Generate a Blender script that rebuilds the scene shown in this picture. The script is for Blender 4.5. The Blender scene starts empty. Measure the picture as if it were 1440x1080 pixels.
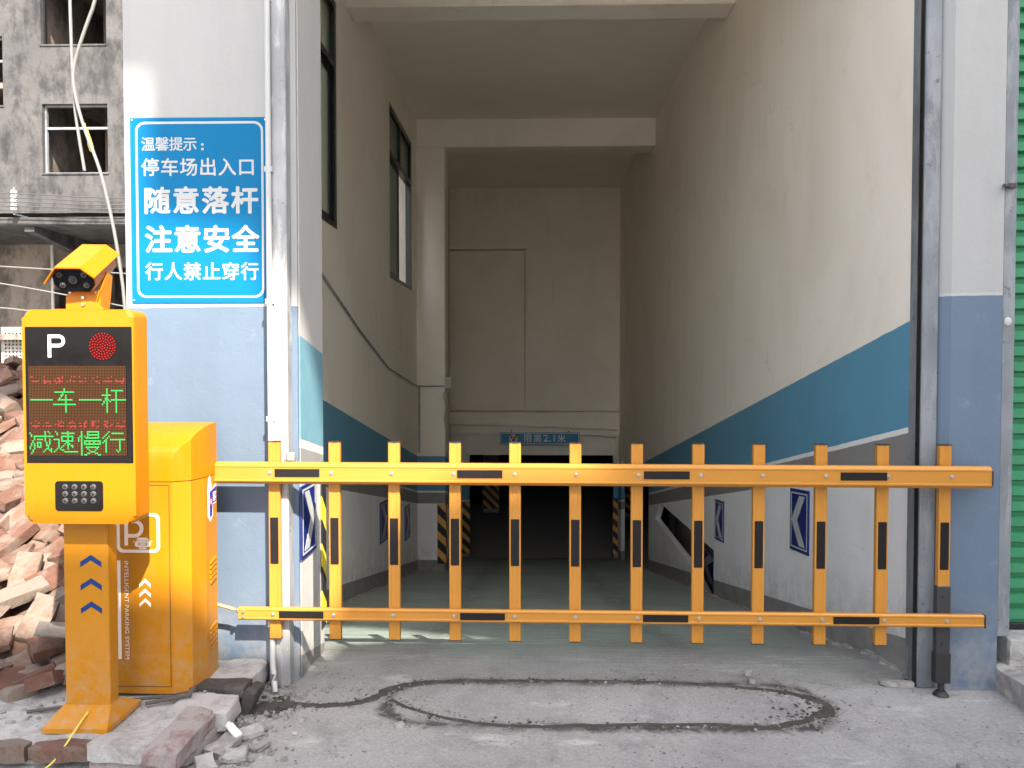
import bpy, bmesh, math, random
from mathutils import Vector, Matrix, noise
from mathutils.geometry import tessellate_polygon

R = math.radians
sc = bpy.context.scene
col = sc.collection
CAM_H = 1.46

# ---------------------------------------------------------------- camera
cd = bpy.data.cameras.new('camera'); cam = bpy.data.objects.new('camera', cd); col.objects.link(cam)
cam.location = (0, 0, CAM_H); cam.rotation_euler = (R(90 - 1.58), 0, R(1.31))
cd.sensor_width = 36; cd.lens = 27.25; cd.clip_start = 0.05; cd.clip_end = 600
sc.camera = cam

# ---------------------------------------------------------------- sky, sun, exposure
SUN = Vector((0.327, -0.654, 0.683)).normalized()          # towards the sun
w = bpy.data.worlds.new('World'); sc.world = w; w.use_nodes = True
nt = w.node_tree; nt.nodes.clear()
o_ = nt.nodes.new('ShaderNodeOutputWorld'); bg = nt.nodes.new('ShaderNodeBackground'); sk = nt.nodes.new('ShaderNodeTexSky')
sk.sky_type = 'NISHITA'; sk.sun_disc = False
sk.sun_elevation = math.asin(SUN.z); sk.sun_rotation = math.atan2(SUN.x, SUN.y)
sk.air_density = 1.0; sk.dust_density = 3.0; sk.ozone_density = 1.0
bg.inputs[1].default_value = 0.15
hsv = nt.nodes.new('ShaderNodeHueSaturation'); hsv.inputs['Saturation'].default_value = .55
nt.links.new(sk.outputs[0], hsv.inputs['Color']); nt.links.new(hsv.outputs[0], bg.inputs[0]); nt.links.new(bg.outputs[0], o_.inputs[0])
sl = bpy.data.lights.new('sun', 'SUN'); so = bpy.data.objects.new('sun', sl); col.objects.link(so)
sl.energy = 4.4; sl.angle = R(0.5); sl.color = (1.0, 0.90, 0.77)
so.rotation_euler = SUN.to_track_quat('Z', 'Y').to_euler(); so.location = (6, -12, 14)
sc.view_settings.view_transform = 'Standard'; sc.view_settings.look = 'None'
sc.view_settings.exposure = 1.9; sc.view_settings.gamma = 1.0
sc.cycles.max_bounces = 16; sc.cycles.diffuse_bounces = 8; sc.cycles.glossy_bounces = 4
sc.cycles.use_denoising = True

# ================================================================ materials
class NT:
    def __init__(s, name):
        s.m = bpy.data.materials.new(name); s.m.use_nodes = True
        s.t = s.m.node_tree; s.b = s.t.nodes['Principled BSDF']
    def n(s, typ, **kw):
        nd = s.t.nodes.new('ShaderNode' + typ)
        for k, v in kw.items(): setattr(nd, k, v)
        return nd
    def put(s, sock, v):
        if hasattr(v, 'links') or isinstance(v, bpy.types.NodeSocket): s.t.links.new(v, sock)
        elif v is not None:
            if isinstance(v, (tuple, list)) and len(v) == 3 and sock.type == 'RGBA': v = (*v, 1)
            sock.default_value = v
    def math(s, op, a, b=None, c=None, clamp=False):
        nd = s.n('Math', operation=op); nd.use_clamp = clamp
        for i, v in enumerate((a, b, c)):
            if v is not None: s.put(nd.inputs[i], v)
        return nd.outputs[0]
    def mix(s, f, a, b, mode='MIX'):
        nd = s.n('Mix', data_type='RGBA', blend_type=mode)
        s.put(nd.inputs[0], f); s.put(nd.inputs[6], a); s.put(nd.inputs[7], b)
        return nd.outputs[2]
    def noise(s, scale, detail=4, rough=.55, vec=None, dist=0.0):
        nd = s.n('TexNoise'); nd.inputs['Scale'].default_value = scale; nd.inputs['Detail'].default_value = detail
        nd.inputs['Roughness'].default_value = rough; nd.inputs['Distortion'].default_value = dist
        s.put(nd.inputs['Vector'], vec if vec is not None else s.pos())
        return nd.outputs[0]
    def pos(s):
        if not hasattr(s, '_p'): s._p = s.n('NewGeometry').outputs['Position']
        return s._p
    def obj(s):
        if not hasattr(s, '_o'): s._o = s.n('TexCoord').outputs['Object']
        return s._o
    def xyz(s, v=None):
        nd = s.n('SeparateXYZ'); s.put(nd.inputs[0], v if v is not None else s.pos()); return nd.outputs
    def scale(s, v, sx, sy, sz):
        nd = s.n('Mapping'); s.put(nd.inputs[0], v); nd.inputs['Scale'].default_value = (sx, sy, sz); return nd.outputs[0]
    def ramp(s, f, lo, hi, a=0.0, b=1.0):
        nd = s.n('MapRange'); nd.clamp = True; s.put(nd.inputs[0], f)
        for i, v in enumerate((lo, hi, a, b)): nd.inputs[i + 1].default_value = v
        return nd.outputs[0]
    def bump(s, h, strength=.3, dist=.01):
        nd = s.n('Bump'); nd.inputs['Strength'].default_value = strength; nd.inputs['Distance'].default_value = dist
        s.put(nd.inputs['Height'], h); s.put(s.b.inputs['Normal'], nd.outputs[0])
    def out(s, colr, rough=.6, metal=0.0, coat=None, spec=None):
        s.put(s.b.inputs['Base Color'], colr); s.put(s.b.inputs['Roughness'], rough); s.put(s.b.inputs['Metallic'], metal)
        if coat: s.b.inputs['Coat Weight'].default_value = coat; s.b.inputs['Coat Roughness'].default_value = .15
        if spec is not None: s.b.inputs['Specular IOR Level'].default_value = spec
        return s.m

def mul(c, k): return tuple(min(1, x * k) for x in c)

def simple(name, c, rough=.5, metal=0.0, var=.12, scale=9, bump=0.0, bscale=120, coat=None, local=False, spec=None):
    s = NT(name); v = s.obj() if local else s.pos()
    f = s.noise(scale, 5, .6, v)
    c1 = s.mix(f, mul(c, 1 - var), mul(c, 1 + var))
    if bump: s.bump(s.noise(bscale, 3, .6, v), bump, .004)
    r = s.ramp(s.noise(scale * 2.3, 4, .6, v), .3, .7, max(.02, rough - .08), min(1, rough + .08))
    return s.out(c1, r, metal, coat, spec)

def powder_coat(name, c, rough, spec):
    s = NT(name); p = s.xyz()
    f = s.noise(3.5, 5, .6)
    k = s.mix(f, mul(c, .94), mul(c, 1.05))
    low = s.ramp(p[2], .55, .10)
    streak = s.noise(5, 6, .7, s.scale(s.pos(), 4, 4, .35))
    k = s.mix(s.math('MULTIPLY', s.ramp(streak, .50, .70), .06), k, (.26, .20, .13))
    k = s.mix(s.math('MULTIPLY', s.math('MULTIPLY', low, s.ramp(s.noise(24, 6, .75), .42, .66)), .45), k, (.30, .255, .20))
    k = s.mix(s.math('MULTIPLY', s.ramp(s.noise(85, 4, .7), .64, .72), .35), k, (.30, .24, .16))
    s.bump(s.noise(420, 2), .07, .003)
    return s.out(k, s.ramp(streak, .35, .7, rough - .04, rough + .16), spec=spec)

def emit(name, c, e):
    s = NT(name); s.out(c, .5)
    s.b.inputs['Emission Color'].default_value = (*c, 1); s.b.inputs['Emission Strength'].default_value = e
    return s.m

def painted_plaster(name, kind):
    """house paint: white above, bands of blue / white line / grey below; 'hall' bands run down with the ramp"""
    s = NT(name); p = s.xyz()
    wob = s.math('MULTIPLY', s.math('SUBTRACT', s.noise(14, 3), .5), .007)
    if kind == 'hall':
        h = s.math('ADD', s.math('SUBTRACT', p[2], CAM_H), s.math('MULTIPLY', p[1], .208))
        h = s.math('ADD', h, wob)
        white = (.88, .805, .70); stops = [(-9, (.19, .185, .18)), (-.53, (.80, .79, .78)), (.272, (.25, .235, .22)), (.425, (.80, .79, .77)), (.452, (.10, .285, .41)), (.94, white)]
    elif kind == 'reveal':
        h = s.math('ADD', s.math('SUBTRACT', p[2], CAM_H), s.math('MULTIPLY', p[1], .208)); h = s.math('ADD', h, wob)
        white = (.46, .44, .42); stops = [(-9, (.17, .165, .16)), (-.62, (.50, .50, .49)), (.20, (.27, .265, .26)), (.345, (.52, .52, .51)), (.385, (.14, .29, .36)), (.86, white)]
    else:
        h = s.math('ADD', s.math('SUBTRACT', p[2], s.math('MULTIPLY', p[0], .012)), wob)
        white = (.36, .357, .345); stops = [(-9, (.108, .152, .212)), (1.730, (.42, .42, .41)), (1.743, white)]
    base = stops[0][1]
    for x, c in stops[1:]: base = s.mix(s.math('GREATER_THAN', h, x), base, c)
    # streaky wash, smudges and dust splashed up from the floor
    st = s.noise(1.6, 5, .6, s.scale(s.pos(), 3, 1.3, .5))
    base = s.mix(s.ramp(s.noise(1.1, 6, .62, s.scale(s.pos(), 1, 1, .7), .5), .45, .75, 0, .26), base, (.55, .48, .40), 'MULTIPLY') if kind == 'hall' else s.mix(s.ramp(st, .45, .75, 0, .22), base, (.55, .55, .55), 'MULTIPLY')
    sm = s.noise(5.5, 6, .7, None, .6)
    base = s.mix(s.ramp(sm, .60, .78, 0, .22), base, (.45, .42, .38))
    if kind == 'hall':
        vo = s.n('TexVoronoi', feature='DISTANCE_TO_EDGE'); vo.inputs['Scale'].default_value = .7; wv = s.n('VectorMath', operation='ADD'); s.put(wv.inputs[0], s.pos())
        nn = s.n('TexNoise'); nn.inputs['Scale'].default_value = 2.5; nn.inputs['Detail'].default_value = 6; s.put(nn.inputs['Vector'], s.pos()); s2 = s.n('VectorMath', operation='SCALE'); s2.inputs['Scale'].default_value = .5
        s.put(s2.inputs[0], nn.outputs['Color']); s.put(wv.inputs[1], s2.outputs[0]); s.put(vo.inputs['Vector'], wv.outputs[0])
        ck = s.math('MULTIPLY', s.ramp(vo.outputs['Distance'], .005, .001), s.ramp(s.noise(.7, 3), .54, .60))
        base = s.mix(s.math('MULTIPLY', ck, .16), base, (.20, .18, .16))
        dr = s.math('MULTIPLY', s.ramp(s.noise(2.2, 5, .6, s.scale(s.pos(), 5, 5, .22)), .60, .72), s.ramp(s.noise(.6, 3), .48, .62))
        base = s.mix(s.math('MULTIPLY', dr, .16), base, (.30, .26, .21))
        sc_f = s.math('MULTIPLY', s.ramp(s.noise(7, 6, .75, s.scale(s.pos(), 1, .35, 2.2)), .60, .70), s.ramp(s.math('ABSOLUTE', s.math('SUBTRACT', h, -.25)), .35, .10))
        base = s.mix(s.math('MULTIPLY', sc_f, .30), base, (.22, .205, .19))
    hz = s.math('ADD', p[2], s.math('MULTIPLY', s.math('MAXIMUM', s.math('SUBTRACT', p[1], 3.71), 0.0), .208))
    dirt = s.math('MULTIPLY', s.ramp(hz, .45, .02), s.ramp(s.noise(9, 6, .7), .38, .62))
    base = s.mix(s.math('MULTIPLY', dirt, .75), base, (.30, .28, .26))
    hgt = s.math('ADD', s.math('MULTIPLY', s.noise(3.2, 4), 1.0), s.math('MULTIPLY', s.noise(70, 3), .12))
    s.bump(hgt, .35, .02)
    return s.out(base, .62 if kind != 'facade' else .5)

def concrete_ground(name):
    s = NT(name); p = s.xyz()
    big = s.noise(.9, 6, .6); mid = s.noise(4.5, 6, .68, None, .4); fine = s.noise(38, 5, .7)
    c = s.mix(s.ramp(big, .35, .68), (.275, .265, .252), (.375, .362, .346))
    c = s.mix(s.ramp(mid, .48, .66, 0, .75), c, (.215, .209, .203))
    c = s.mix(s.ramp(s.noise(2.2, 5, .62, s.scale(s.pos(), 1, 2.4, 1)), .58, .70, 0, .8), c, (.52, .508, .49))
    c = s.mix(s.ramp(fine, .56, .72, 0, .55), c, (.22, .21, .20))
    g1 = s.noise(75, 6, .78)
    c = s.mix(s.ramp(g1, .52, .62, 0, .40), c, (.17, .163, .155)); c = s.mix(s.ramp(g1, .46, .38, 0, .45), c, (.48, .465, .445))
    pit_ = s.n('TexVoronoi'); pit_.inputs['Scale'].default_value = 26; s.put(pit_.inputs['Vector'], s.pos())
    c = s.mix(s.math('MULTIPLY', s.ramp(pit_.outputs['Distance'], .16, .08), s.ramp(s.noise(3.1, 4), .50, .56)), c, (.075, .07, .066))
    # damp dirt trodden along the cable trench
    ax = s.math('MAXIMUM', s.math('SUBTRACT', s.math('ABSOLUTE', s.math('SUBTRACT', p[0], .325)), .74), 0.0)
    ay = s.math('MAXIMUM', s.math('SUBTRACT', s.math('ABSOLUTE', s.math('SUBTRACT', p[1], 3.29)), .01), 0.0)
    dd = s.math('ABSOLUTE', s.math('SUBTRACT', s.math('SQRT', s.math('ADD', s.math('MULTIPLY', ax, ax), s.math('MULTIPLY', ay, ay))), .20))
    dn = s.math('ADD', dd, s.math('MULTIPLY', s.math('SUBTRACT', s.noise(8, 7, .75, None, 1.0), .5), .17))
    c = s.mix(s.ramp(dn, .050, .005, 0, .80), c, (.085, .077, .068))
    c = s.mix(s.ramp(s.math('ADD', dn, s.math('MULTIPLY', s.math('SUBTRACT', s.noise(45, 4, .7), .5), .12)), .020, -.01, 0, .85), c, (.045, .040, .035))
    vor = s.n('TexVoronoi', feature='DISTANCE_TO_EDGE'); vor.inputs['Scale'].default_value = .9
    wv = s.n('VectorMath', operation='ADD'); s.put(wv.inputs[0], s.pos()); nz = s.n('TexNoise'); nz.inputs['Scale'].default_value = 3; nz.inputs['Detail'].default_value = 5; s.put(nz.inputs['Vector'], s.pos()); sc2 = s.n('VectorMath', operation='SCALE'); sc2.inputs['Scale'].default_value = .55
    s.put(sc2.inputs[0], nz.outputs['Color']); s.put(wv.inputs[1], sc2.outputs[0]); s.put(vor.inputs['Vector'], wv.outputs[0])
    crack = s.math('MULTIPLY', s.ramp(vor.outputs['Distance'], .006, .001), s.ramp(s.noise(.8, 3), .50, .60))
    c = s.mix(s.math('MULTIPLY', crack, .35), c, (.06, .055, .05))
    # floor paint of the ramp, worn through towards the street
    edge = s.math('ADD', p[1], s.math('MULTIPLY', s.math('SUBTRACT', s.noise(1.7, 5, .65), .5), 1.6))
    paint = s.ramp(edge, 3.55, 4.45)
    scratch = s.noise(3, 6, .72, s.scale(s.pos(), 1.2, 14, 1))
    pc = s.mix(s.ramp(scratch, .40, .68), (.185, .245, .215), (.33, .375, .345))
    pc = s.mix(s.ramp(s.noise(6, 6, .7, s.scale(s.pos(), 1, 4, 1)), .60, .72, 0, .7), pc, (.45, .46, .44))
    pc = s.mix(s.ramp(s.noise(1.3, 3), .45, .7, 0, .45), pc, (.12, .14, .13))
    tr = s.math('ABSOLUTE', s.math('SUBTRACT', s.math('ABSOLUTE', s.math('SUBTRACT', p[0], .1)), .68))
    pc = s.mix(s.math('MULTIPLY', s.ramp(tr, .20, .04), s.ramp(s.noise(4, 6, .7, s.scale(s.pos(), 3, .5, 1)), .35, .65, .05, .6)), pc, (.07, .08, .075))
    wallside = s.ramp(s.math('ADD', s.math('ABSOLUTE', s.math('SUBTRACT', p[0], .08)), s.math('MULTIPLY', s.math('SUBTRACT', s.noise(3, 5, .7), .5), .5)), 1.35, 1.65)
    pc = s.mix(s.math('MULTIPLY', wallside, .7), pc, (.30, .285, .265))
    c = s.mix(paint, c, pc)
    groove = s.n('TexWave', wave_type='BANDS', bands_direction='Y'); groove.inputs['Scale'].default_value = 5.5
    groove.inputs['Distortion'].default_value = 1.2; groove.inputs['Detail'].default_value = 2
    s.put(groove.inputs['Vector'], s.pos())
    inside = s.ramp(p[1], 3.6, 4.1)
    hgt = s.math('ADD', s.math('MULTIPLY', fine, .6), s.math('MULTIPLY', s.noise(160, 3), .25))
    hgt = s.math('ADD', hgt, s.math('MULTIPLY', s.math('MULTIPLY', groove.outputs['Fac'], inside), .8))
    hgt = s.math('ADD', hgt, s.math('MULTIPLY', mid, 1.2))
    hgt = s.math('ADD', hgt, s.math('MULTIPLY', g1, .8))
    s.bump(hgt, .6, .014)
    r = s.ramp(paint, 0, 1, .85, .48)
    return s.out(c, r)

def old_concrete(name, a, b, dark):
    s = NT(name)
    n1 = s.noise(.55, 6, .6, None, .5); n2 = s.noise(2.6, 7, .7, s.scale(s.pos(), 1, 1, .55)); n3 = s.noise(.9, 6, .65, s.scale(s.pos(), 1.5, 1.5, .8))
    c = s.mix(s.ramp(n1, .35, .65), a, b)
    c = s.mix(s.ramp(n2, .47, .63, 0, .85), c, dark)
    c = s.mix(s.ramp(n3, .50, .66, 0, .85), c, mul(dark, .7))
    c = s.mix(s.ramp(s.noise(1.5, 5, .6), .62, .75, 0, .6), c, mul(b, 1.25))
    s.bump(s.noise(6, 6, .7), .4, .05)
    return s.out(c, .88)

def brick_mat(name, c1, c2, mortar, cover):
    s = NT(name); v = s.obj()
    oi = s.n('ObjectInfo').outputs['Random']
    vv = s.n('VectorMath', operation='ADD'); s.put(vv.inputs[0], v)
    cv = s.n('CombineXYZ'); s.put(cv.inputs[0], s.math('MULTIPLY', oi, 37.0)); s.put(vv.inputs[1], cv.outputs[0]); v = vv.outputs[0]
    c = s.mix(oi, c1, c2)
    c = s.mix(s.ramp(s.noise(22, 5, .7, v), .35, .7, 0, .6), c, mul(c1, .6))
    k = s.math('ADD', s.noise(9, 6, .68, v, .5), s.math('MULTIPLY', s.math('SUBTRACT', oi, .5), .22))
    c = s.mix(s.ramp(k, cover - .08, cover + .08, 0, .92), c, mortar)
    c = s.mix(s.ramp(s.noise(70, 4, .7, v), .56, .70, 0, .5), c, mul(mortar, .45))
    s.bump(s.math('ADD', s.noise(30, 6, .7, v), s.math('MULTIPLY', s.noise(120, 3, .6, v), .4)), .7, .008)
    return s.out(c, .92)

def steel_mat(name, c, plaster):
    s = NT(name)
    f = s.noise(7, 6, .7, s.scale(s.pos(), 2, 2, .5), .4)
    c_ = s.mix(s.ramp(s.noise(2.4, 5), .35, .65), mul(c, .75), mul(c, 1.2))
    c_ = s.mix(s.ramp(f, .50, .60, 0, .8), c_, plaster)
    c_ = s.mix(s.ramp(s.noise(26, 5, .7), .62, .70, 0, .8), c_, (.07, .065, .06))
    s.bump(f, .4, .006)
    return s.out(c_, .55, .25)

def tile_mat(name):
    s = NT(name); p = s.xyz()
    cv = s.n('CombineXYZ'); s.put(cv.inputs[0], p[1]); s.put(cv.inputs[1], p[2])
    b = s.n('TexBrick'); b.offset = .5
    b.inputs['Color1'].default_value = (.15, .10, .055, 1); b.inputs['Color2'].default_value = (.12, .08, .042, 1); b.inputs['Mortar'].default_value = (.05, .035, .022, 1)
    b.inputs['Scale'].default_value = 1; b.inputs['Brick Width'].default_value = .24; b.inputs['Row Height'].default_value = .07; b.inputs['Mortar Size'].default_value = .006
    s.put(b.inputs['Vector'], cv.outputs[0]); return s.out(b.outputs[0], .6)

def led_mat(name, pitch):
    s = NT(name); p = s.xyz()
    fx = s.math('FRACT', s.math('DIVIDE', p[0], pitch)); fz = s.math('FRACT', s.math('DIVIDE', p[2], pitch))
    dx = s.math('SUBTRACT', fx, .5); dz = s.math('SUBTRACT', fz, .5)
    d = s.math('ADD', s.math('MULTIPLY', dx, dx), s.math('MULTIPLY', dz, dz))
    k = s.ramp(d, .16, .10)
    c = s.mix(s.noise(5, 3), (.095, .042, .014), (.07, .027, .010))
    return s.out(s.mix(k, (.006, .004, .003), c), .5, spec=.08)

def stripe_mat(name, ca, cb, ratio=1.0):
    s = NT(name); p = s.xyz()
    d = s.math('SUBTRACT', s.math('ADD', p[2], s.math('MULTIPLY', s.math('ADD', p[0], p[1]), ratio)), 0)
    k = s.math('GREATER_THAN', s.math('FRACT', s.math('DIVIDE', d, .24)), .52)
    return s.out(s.mix(k, ca, cb), .45)

def glass_mat(name, c):
    s = NT(name)
    s.b.inputs['Transmission Weight'].default_value = .75; s.b.inputs['IOR'].default_value = 1.1
    return s.out(c, .45)

M = {}
ORANGE = (.80, .36, .035)
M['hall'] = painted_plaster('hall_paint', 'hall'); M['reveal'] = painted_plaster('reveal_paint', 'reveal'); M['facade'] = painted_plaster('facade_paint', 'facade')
M['ceiling'] = simple('ceiling_paint', (.87, .80, .69), .75, var=.10, scale=1.6, bump=.25, bscale=6)
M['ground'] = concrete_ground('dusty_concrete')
M['old'] = old_concrete('raw_concrete_in_shade', (.055, .052, .053), (.082, .079, .078), (.018, .018, .020))  # base darkened in place of shade over the whole house
M['old_brown'] = old_concrete('brown_concrete', (.19, .155, .13), (.25, .21, .18), (.09, .075, .065))
M['void'] = simple('unlit_room_tone', (.045, .042, .042), .9)  # near-black wall colour stands in for the unlit basement
M['garage'] = simple('garage_paint', (.30, .29, .28), .8)
M['yellow'] = powder_coat('yellow_powder_coat', (.43, .150, .001), .36, .22)
M['cab'] = powder_coat('orange_yellow_powder_coat', (.41, .163, .003), .38, .28)
M['boom'] = simple('anodised_orange', (.50, .215, .030), .36, .1, var=.06, scale=6)
M['boomtop'] = M['boom']
M['tape'] = simple('black_reflective_tape', (.012, .010, .010), .42, var=.3, scale=25, spec=.25)
M['cap'] = simple('black_rubber', (.02, .019, .019), .55)
M['sleeve'] = simple('black_sleeve', (.035, .034, .036), .45)
M['bolt'] = simple('zinc_bolt', (.62, .60, .56), .3, .9)
M['white'] = simple('white_print', (.78, .77, .75), .5, var=.03)
M['offwhite'] = simple('peach_white_print', (.78, .66, .56), .5, var=.03)
M['blueprint'] = simple('blue_print', (.006, .034, .14), .5, var=.05, spec=.2)
M['seam'] = simple('panel_gap', (.14, .055, .004), .7)
M['black'] = simple('black_acrylic', (.006, .0055, .006), .12, var=.05, spec=.22)
M['lensglass'] = simple('dark_lens', (.02, .02, .022), .15, spec=.3)
M['ring'] = simple('grey_ring', (.085, .08, .08), .35)
M['signblue'] = simple('sign_blue', (.000, .135, .30), .5, var=.10, scale=3, spec=.15)
M['letter'] = simple('sign_white', (.42, .43, .43), .5, var=.04, scale=12)
M['chevblue'] = simple('chevron_blue', (.007, .020, .15), .4)
M['heightblue'] = simple('height_blue', (.02, .20, .40), .4)
M['green'] = simple('shutter_green', (.045, .24, .115), .42, .1, var=.18, scale=5, bump=.15, bscale=20)
M['rail'] = steel_mat('plaster_smeared_rail', (.34, .345, .35), (.50, .495, .48))
M['rail_grey'] = steel_mat('grey_rail', (.20, .215, .23), (.28, .29, .30))
M['pvc'] = simple('white_pipe', (.45, .445, .43), .4, var=.08, scale=3)
M['frame'] = simple('black_aluminium', (.012, .012, .013), .35)
M['glass'] = glass_mat('frosted_glass', (.36, .40, .31))
M['tile'] = tile_mat('cream_tiles')
M['brick_a'] = brick_mat('red_brick', (.120, .052, .034), (.150, .076, .052), (.150, .118, .095), .52)
M['brick_b'] = brick_mat('pale_brick', (.165, .088, .060), (.150, .098, .070), (.185, .148, .120), .46)
M['kerb_brick'] = brick_mat('dusty_kerb_brick', (.21, .125, .115), (.25, .155, .145), (.30, .275, .255), .42)
M['soil'] = brick_mat('brown_rubble_soil', (.13, .085, .062), (.13, .085, .062), (.20, .165, .14), .58)
M['dust'] = brick_mat('grey_mortar_dust', (.29, .27, .252), (.29, .27, .252), (.40, .382, .365), .50)
M['mortar'] = brick_mat('dark_wet_mortar', (.055, .047, .039), (.055, .047, .039), (.10, .09, .08), .62)
M['pebble'] = brick_mat('grey_crumbs', (.22, .20, .185), (.22, .20, .185), (.42, .40, .38), .50)
M['twig'] = simple('dark_twig', (.075, .065, .06), .9)
M['wire'] = simple('pale_wire', (.16, .157, .153), .5)
M['wire_dark'] = simple('dark_wire', (.06, .058, .06), .6)
M['ceramic'] = simple('glazed_insulator', (.60, .60, .62), .2)
M['ywire'] = simple('yellow_wire', (.62, .46, .08), .5)
M['led'] = led_mat('led_matrix_off', .358 / 64)
M['led_green'] = emit('led_green', (.005, .26, .045), .22)
M['led_red'] = emit('led_red', (.20, .010, .008), .06)
M['lamp_red'] = emit('lamp_red', (.38, .012, .008), .14)
M['lamp_back'] = simple('lamp_dark_red', (.035, .0015, .0015), .5, spec=.1)
M['hazard'] = stripe_mat('hazard_yellow_black', (.02, .02, .02), (.72, .58, .03))
M['hazard_o'] = stripe_mat('hazard_orange_black', (.015, .015, .015), (.65, .33, .08))
M['sticker'] = simple('purple_blue_sticker', (.045, .04, .24), .35)
M['sticker_red'] = simple('sticker_red', (.42, .05, .09), .35)
M['pink'] = simple('emblem_pink', (.70, .47, .46), .5)
M['pale_house'] = simple('pale_house_paint', (.80, .77, .72), .8)
M['rod'] = simple('dull_brass', (.36, .26, .12), .4, .5)

# ================================================================ mesh helpers
OFF = {}
class MB:
    def __init__(s): s.bm = bmesh.new(); s.X = None
    def _xf(s, verts):
        if s.X: bmesh.ops.transform(s.bm, matrix=s.X, verts=verts)
    def box(s, x0, x1, y0, y1, z0, z1, bev=0.0, seg=2):
        m = Matrix.Translation(((x0 + x1) / 2, (y0 + y1) / 2, (z0 + z1) / 2)) @ Matrix.Diagonal((abs(x1 - x0), abs(y1 - y0), abs(z1 - z0), 1))
        vs = bmesh.ops.create_cube(s.bm, size=1, matrix=m)['verts']
        if bev:
            ed = list({e for v in vs for e in v.link_edges})
            r = bmesh.ops.bevel(s.bm, geom=ed, offset=bev, segments=seg, profile=.5, affect='EDGES')
            vs = list({v for f in r['faces'] for v in f.verts} | {v for v in vs if v.is_valid})
        s._xf(vs); return s
    def prism(s, poly, f, d0, d1):
        """polygon (a,b) extruded along c from d0 to d1; f maps (a,b,c) to a point"""
        lo = [s.bm.verts.new(f(a, b, d0)) for a, b in poly]; hi = [s.bm.verts.new(f(a, b, d1)) for a, b in poly]
        n = len(poly); s.bm.faces.new(lo); s.bm.faces.new(hi[::-1])
        for i in range(n): s.bm.faces.new((lo[i], hi[i], hi[(i + 1) % n], lo[(i + 1) % n]))
        s._xf(lo + hi); return s
    def plate(s, loops, f, d0, d1):
        """polygon with holes, extruded"""
        tri = tessellate_polygon([[Vector((a, b, 0)) for a, b in l] for l in loops])
        flat = [p for l in loops for p in l]
        lo = [s.bm.verts.new(f(a, b, d0)) for a, b in flat]; hi = [s.bm.verts.new(f(a, b, d1)) for a, b in flat]
        for t in tri:
            for vs, t_ in ((lo, t), (hi, t[::-1])):
                try: s.bm.faces.new([vs[i] for i in t_])
                except ValueError: pass
        k = 0
        for l in loops:
            n = len(l)
            for i in range(n):
                a, b = k + i, k + (i + 1) % n
                s.bm.faces.new((lo[a], hi[a], hi[b], lo[b]))
            k += n
        s._xf(lo + hi); return s
    def cyl(s, p0, p1, r0, r1=None, n=16):
        r1 = r0 if r1 is None else r1; p0, p1 = Vector(p0), Vector(p1); d = p1 - p0
        m = Matrix.Translation((p0 + p1) / 2) @ d.to_track_quat('Z', 'Y').to_matrix().to_4x4()
        vs = bmesh.ops.create_cone(s.bm, cap_ends=True, segments=n, radius1=r0, radius2=r1, depth=d.length, matrix=m)['verts']
        s._xf(vs); return s
    def ball(s, c, r, sub=2, sq=(1, 1, 1)):
        vs = bmesh.ops.create_icosphere(s.bm, subdivisions=sub, radius=r, matrix=Matrix.Translation(c) @ Matrix.Diagonal((*sq, 1)))['verts']
        s._xf(vs); return s
    def tube(s, pts, r, n=8, smooth=0):
        P = [Vector(p) for p in pts]
        for _ in range(smooth):
            Q = [P[0]]
            for a, b in zip(P, P[1:]): Q += [a.lerp(b, .25), a.lerp(b, .75)]
            P = Q + [P[-1]]
        rings = []
        for i, p in enumerate(P):
            t = (P[min(i + 1, len(P) - 1)] - P[max(i - 1, 0)]).normalized()
            u = t.cross(Vector((0, 0, 1)) if abs(t.z) < .9 else Vector((0, 1, 0))).normalized(); v = t.cross(u)
            rings.append([s.bm.verts.new(p + (u * math.cos(2 * math.pi * k / n) + v * math.sin(2 * math.pi * k / n)) * r) for k in range(n)])
        for a, b in zip(rings, rings[1:]):
            for k in range(n): s.bm.faces.new((a[k], a[(k + 1) % n], b[(k + 1) % n], b[k]))
        s.bm.faces.new(rings[0][::-1]); s.bm.faces.new(rings[-1]); return s
    def mesh(s, me, mat4):
        n0 = len(s.bm.verts); s.bm.from_mesh(me); s.bm.verts.ensure_lookup_table()
        bmesh.ops.transform(s.bm, matrix=mat4, verts=s.bm.verts[n0:]); return s
    def build(s, name, mat, parent=None, smooth=False, origin=None, label=None):
        bmesh.ops.recalc_face_normals(s.bm, faces=s.bm.faces)
        o0 = Vector(origin) if origin is not None else (OFF[parent.name] if parent else Vector())
        if o0.length: bmesh.ops.translate(s.bm, vec=-o0, verts=s.bm.verts)
        me = bpy.data.meshes.new(name); s.bm.to_mesh(me); s.bm.free()
        me.materials.append(M[mat])
        if smooth:
            for p in me.polygons: p.use_smooth = True
            try: me.set_sharp_from_angle(angle=R(38))
            except Exception: pass
        o = bpy.data.objects.new(name, me); col.objects.link(o)
        o.location = o0 - (OFF[parent.name] if parent else Vector())
        if parent: o.parent = parent
        OFF[o.name] = o0
        if label: o['label'] = label
        return o

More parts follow.
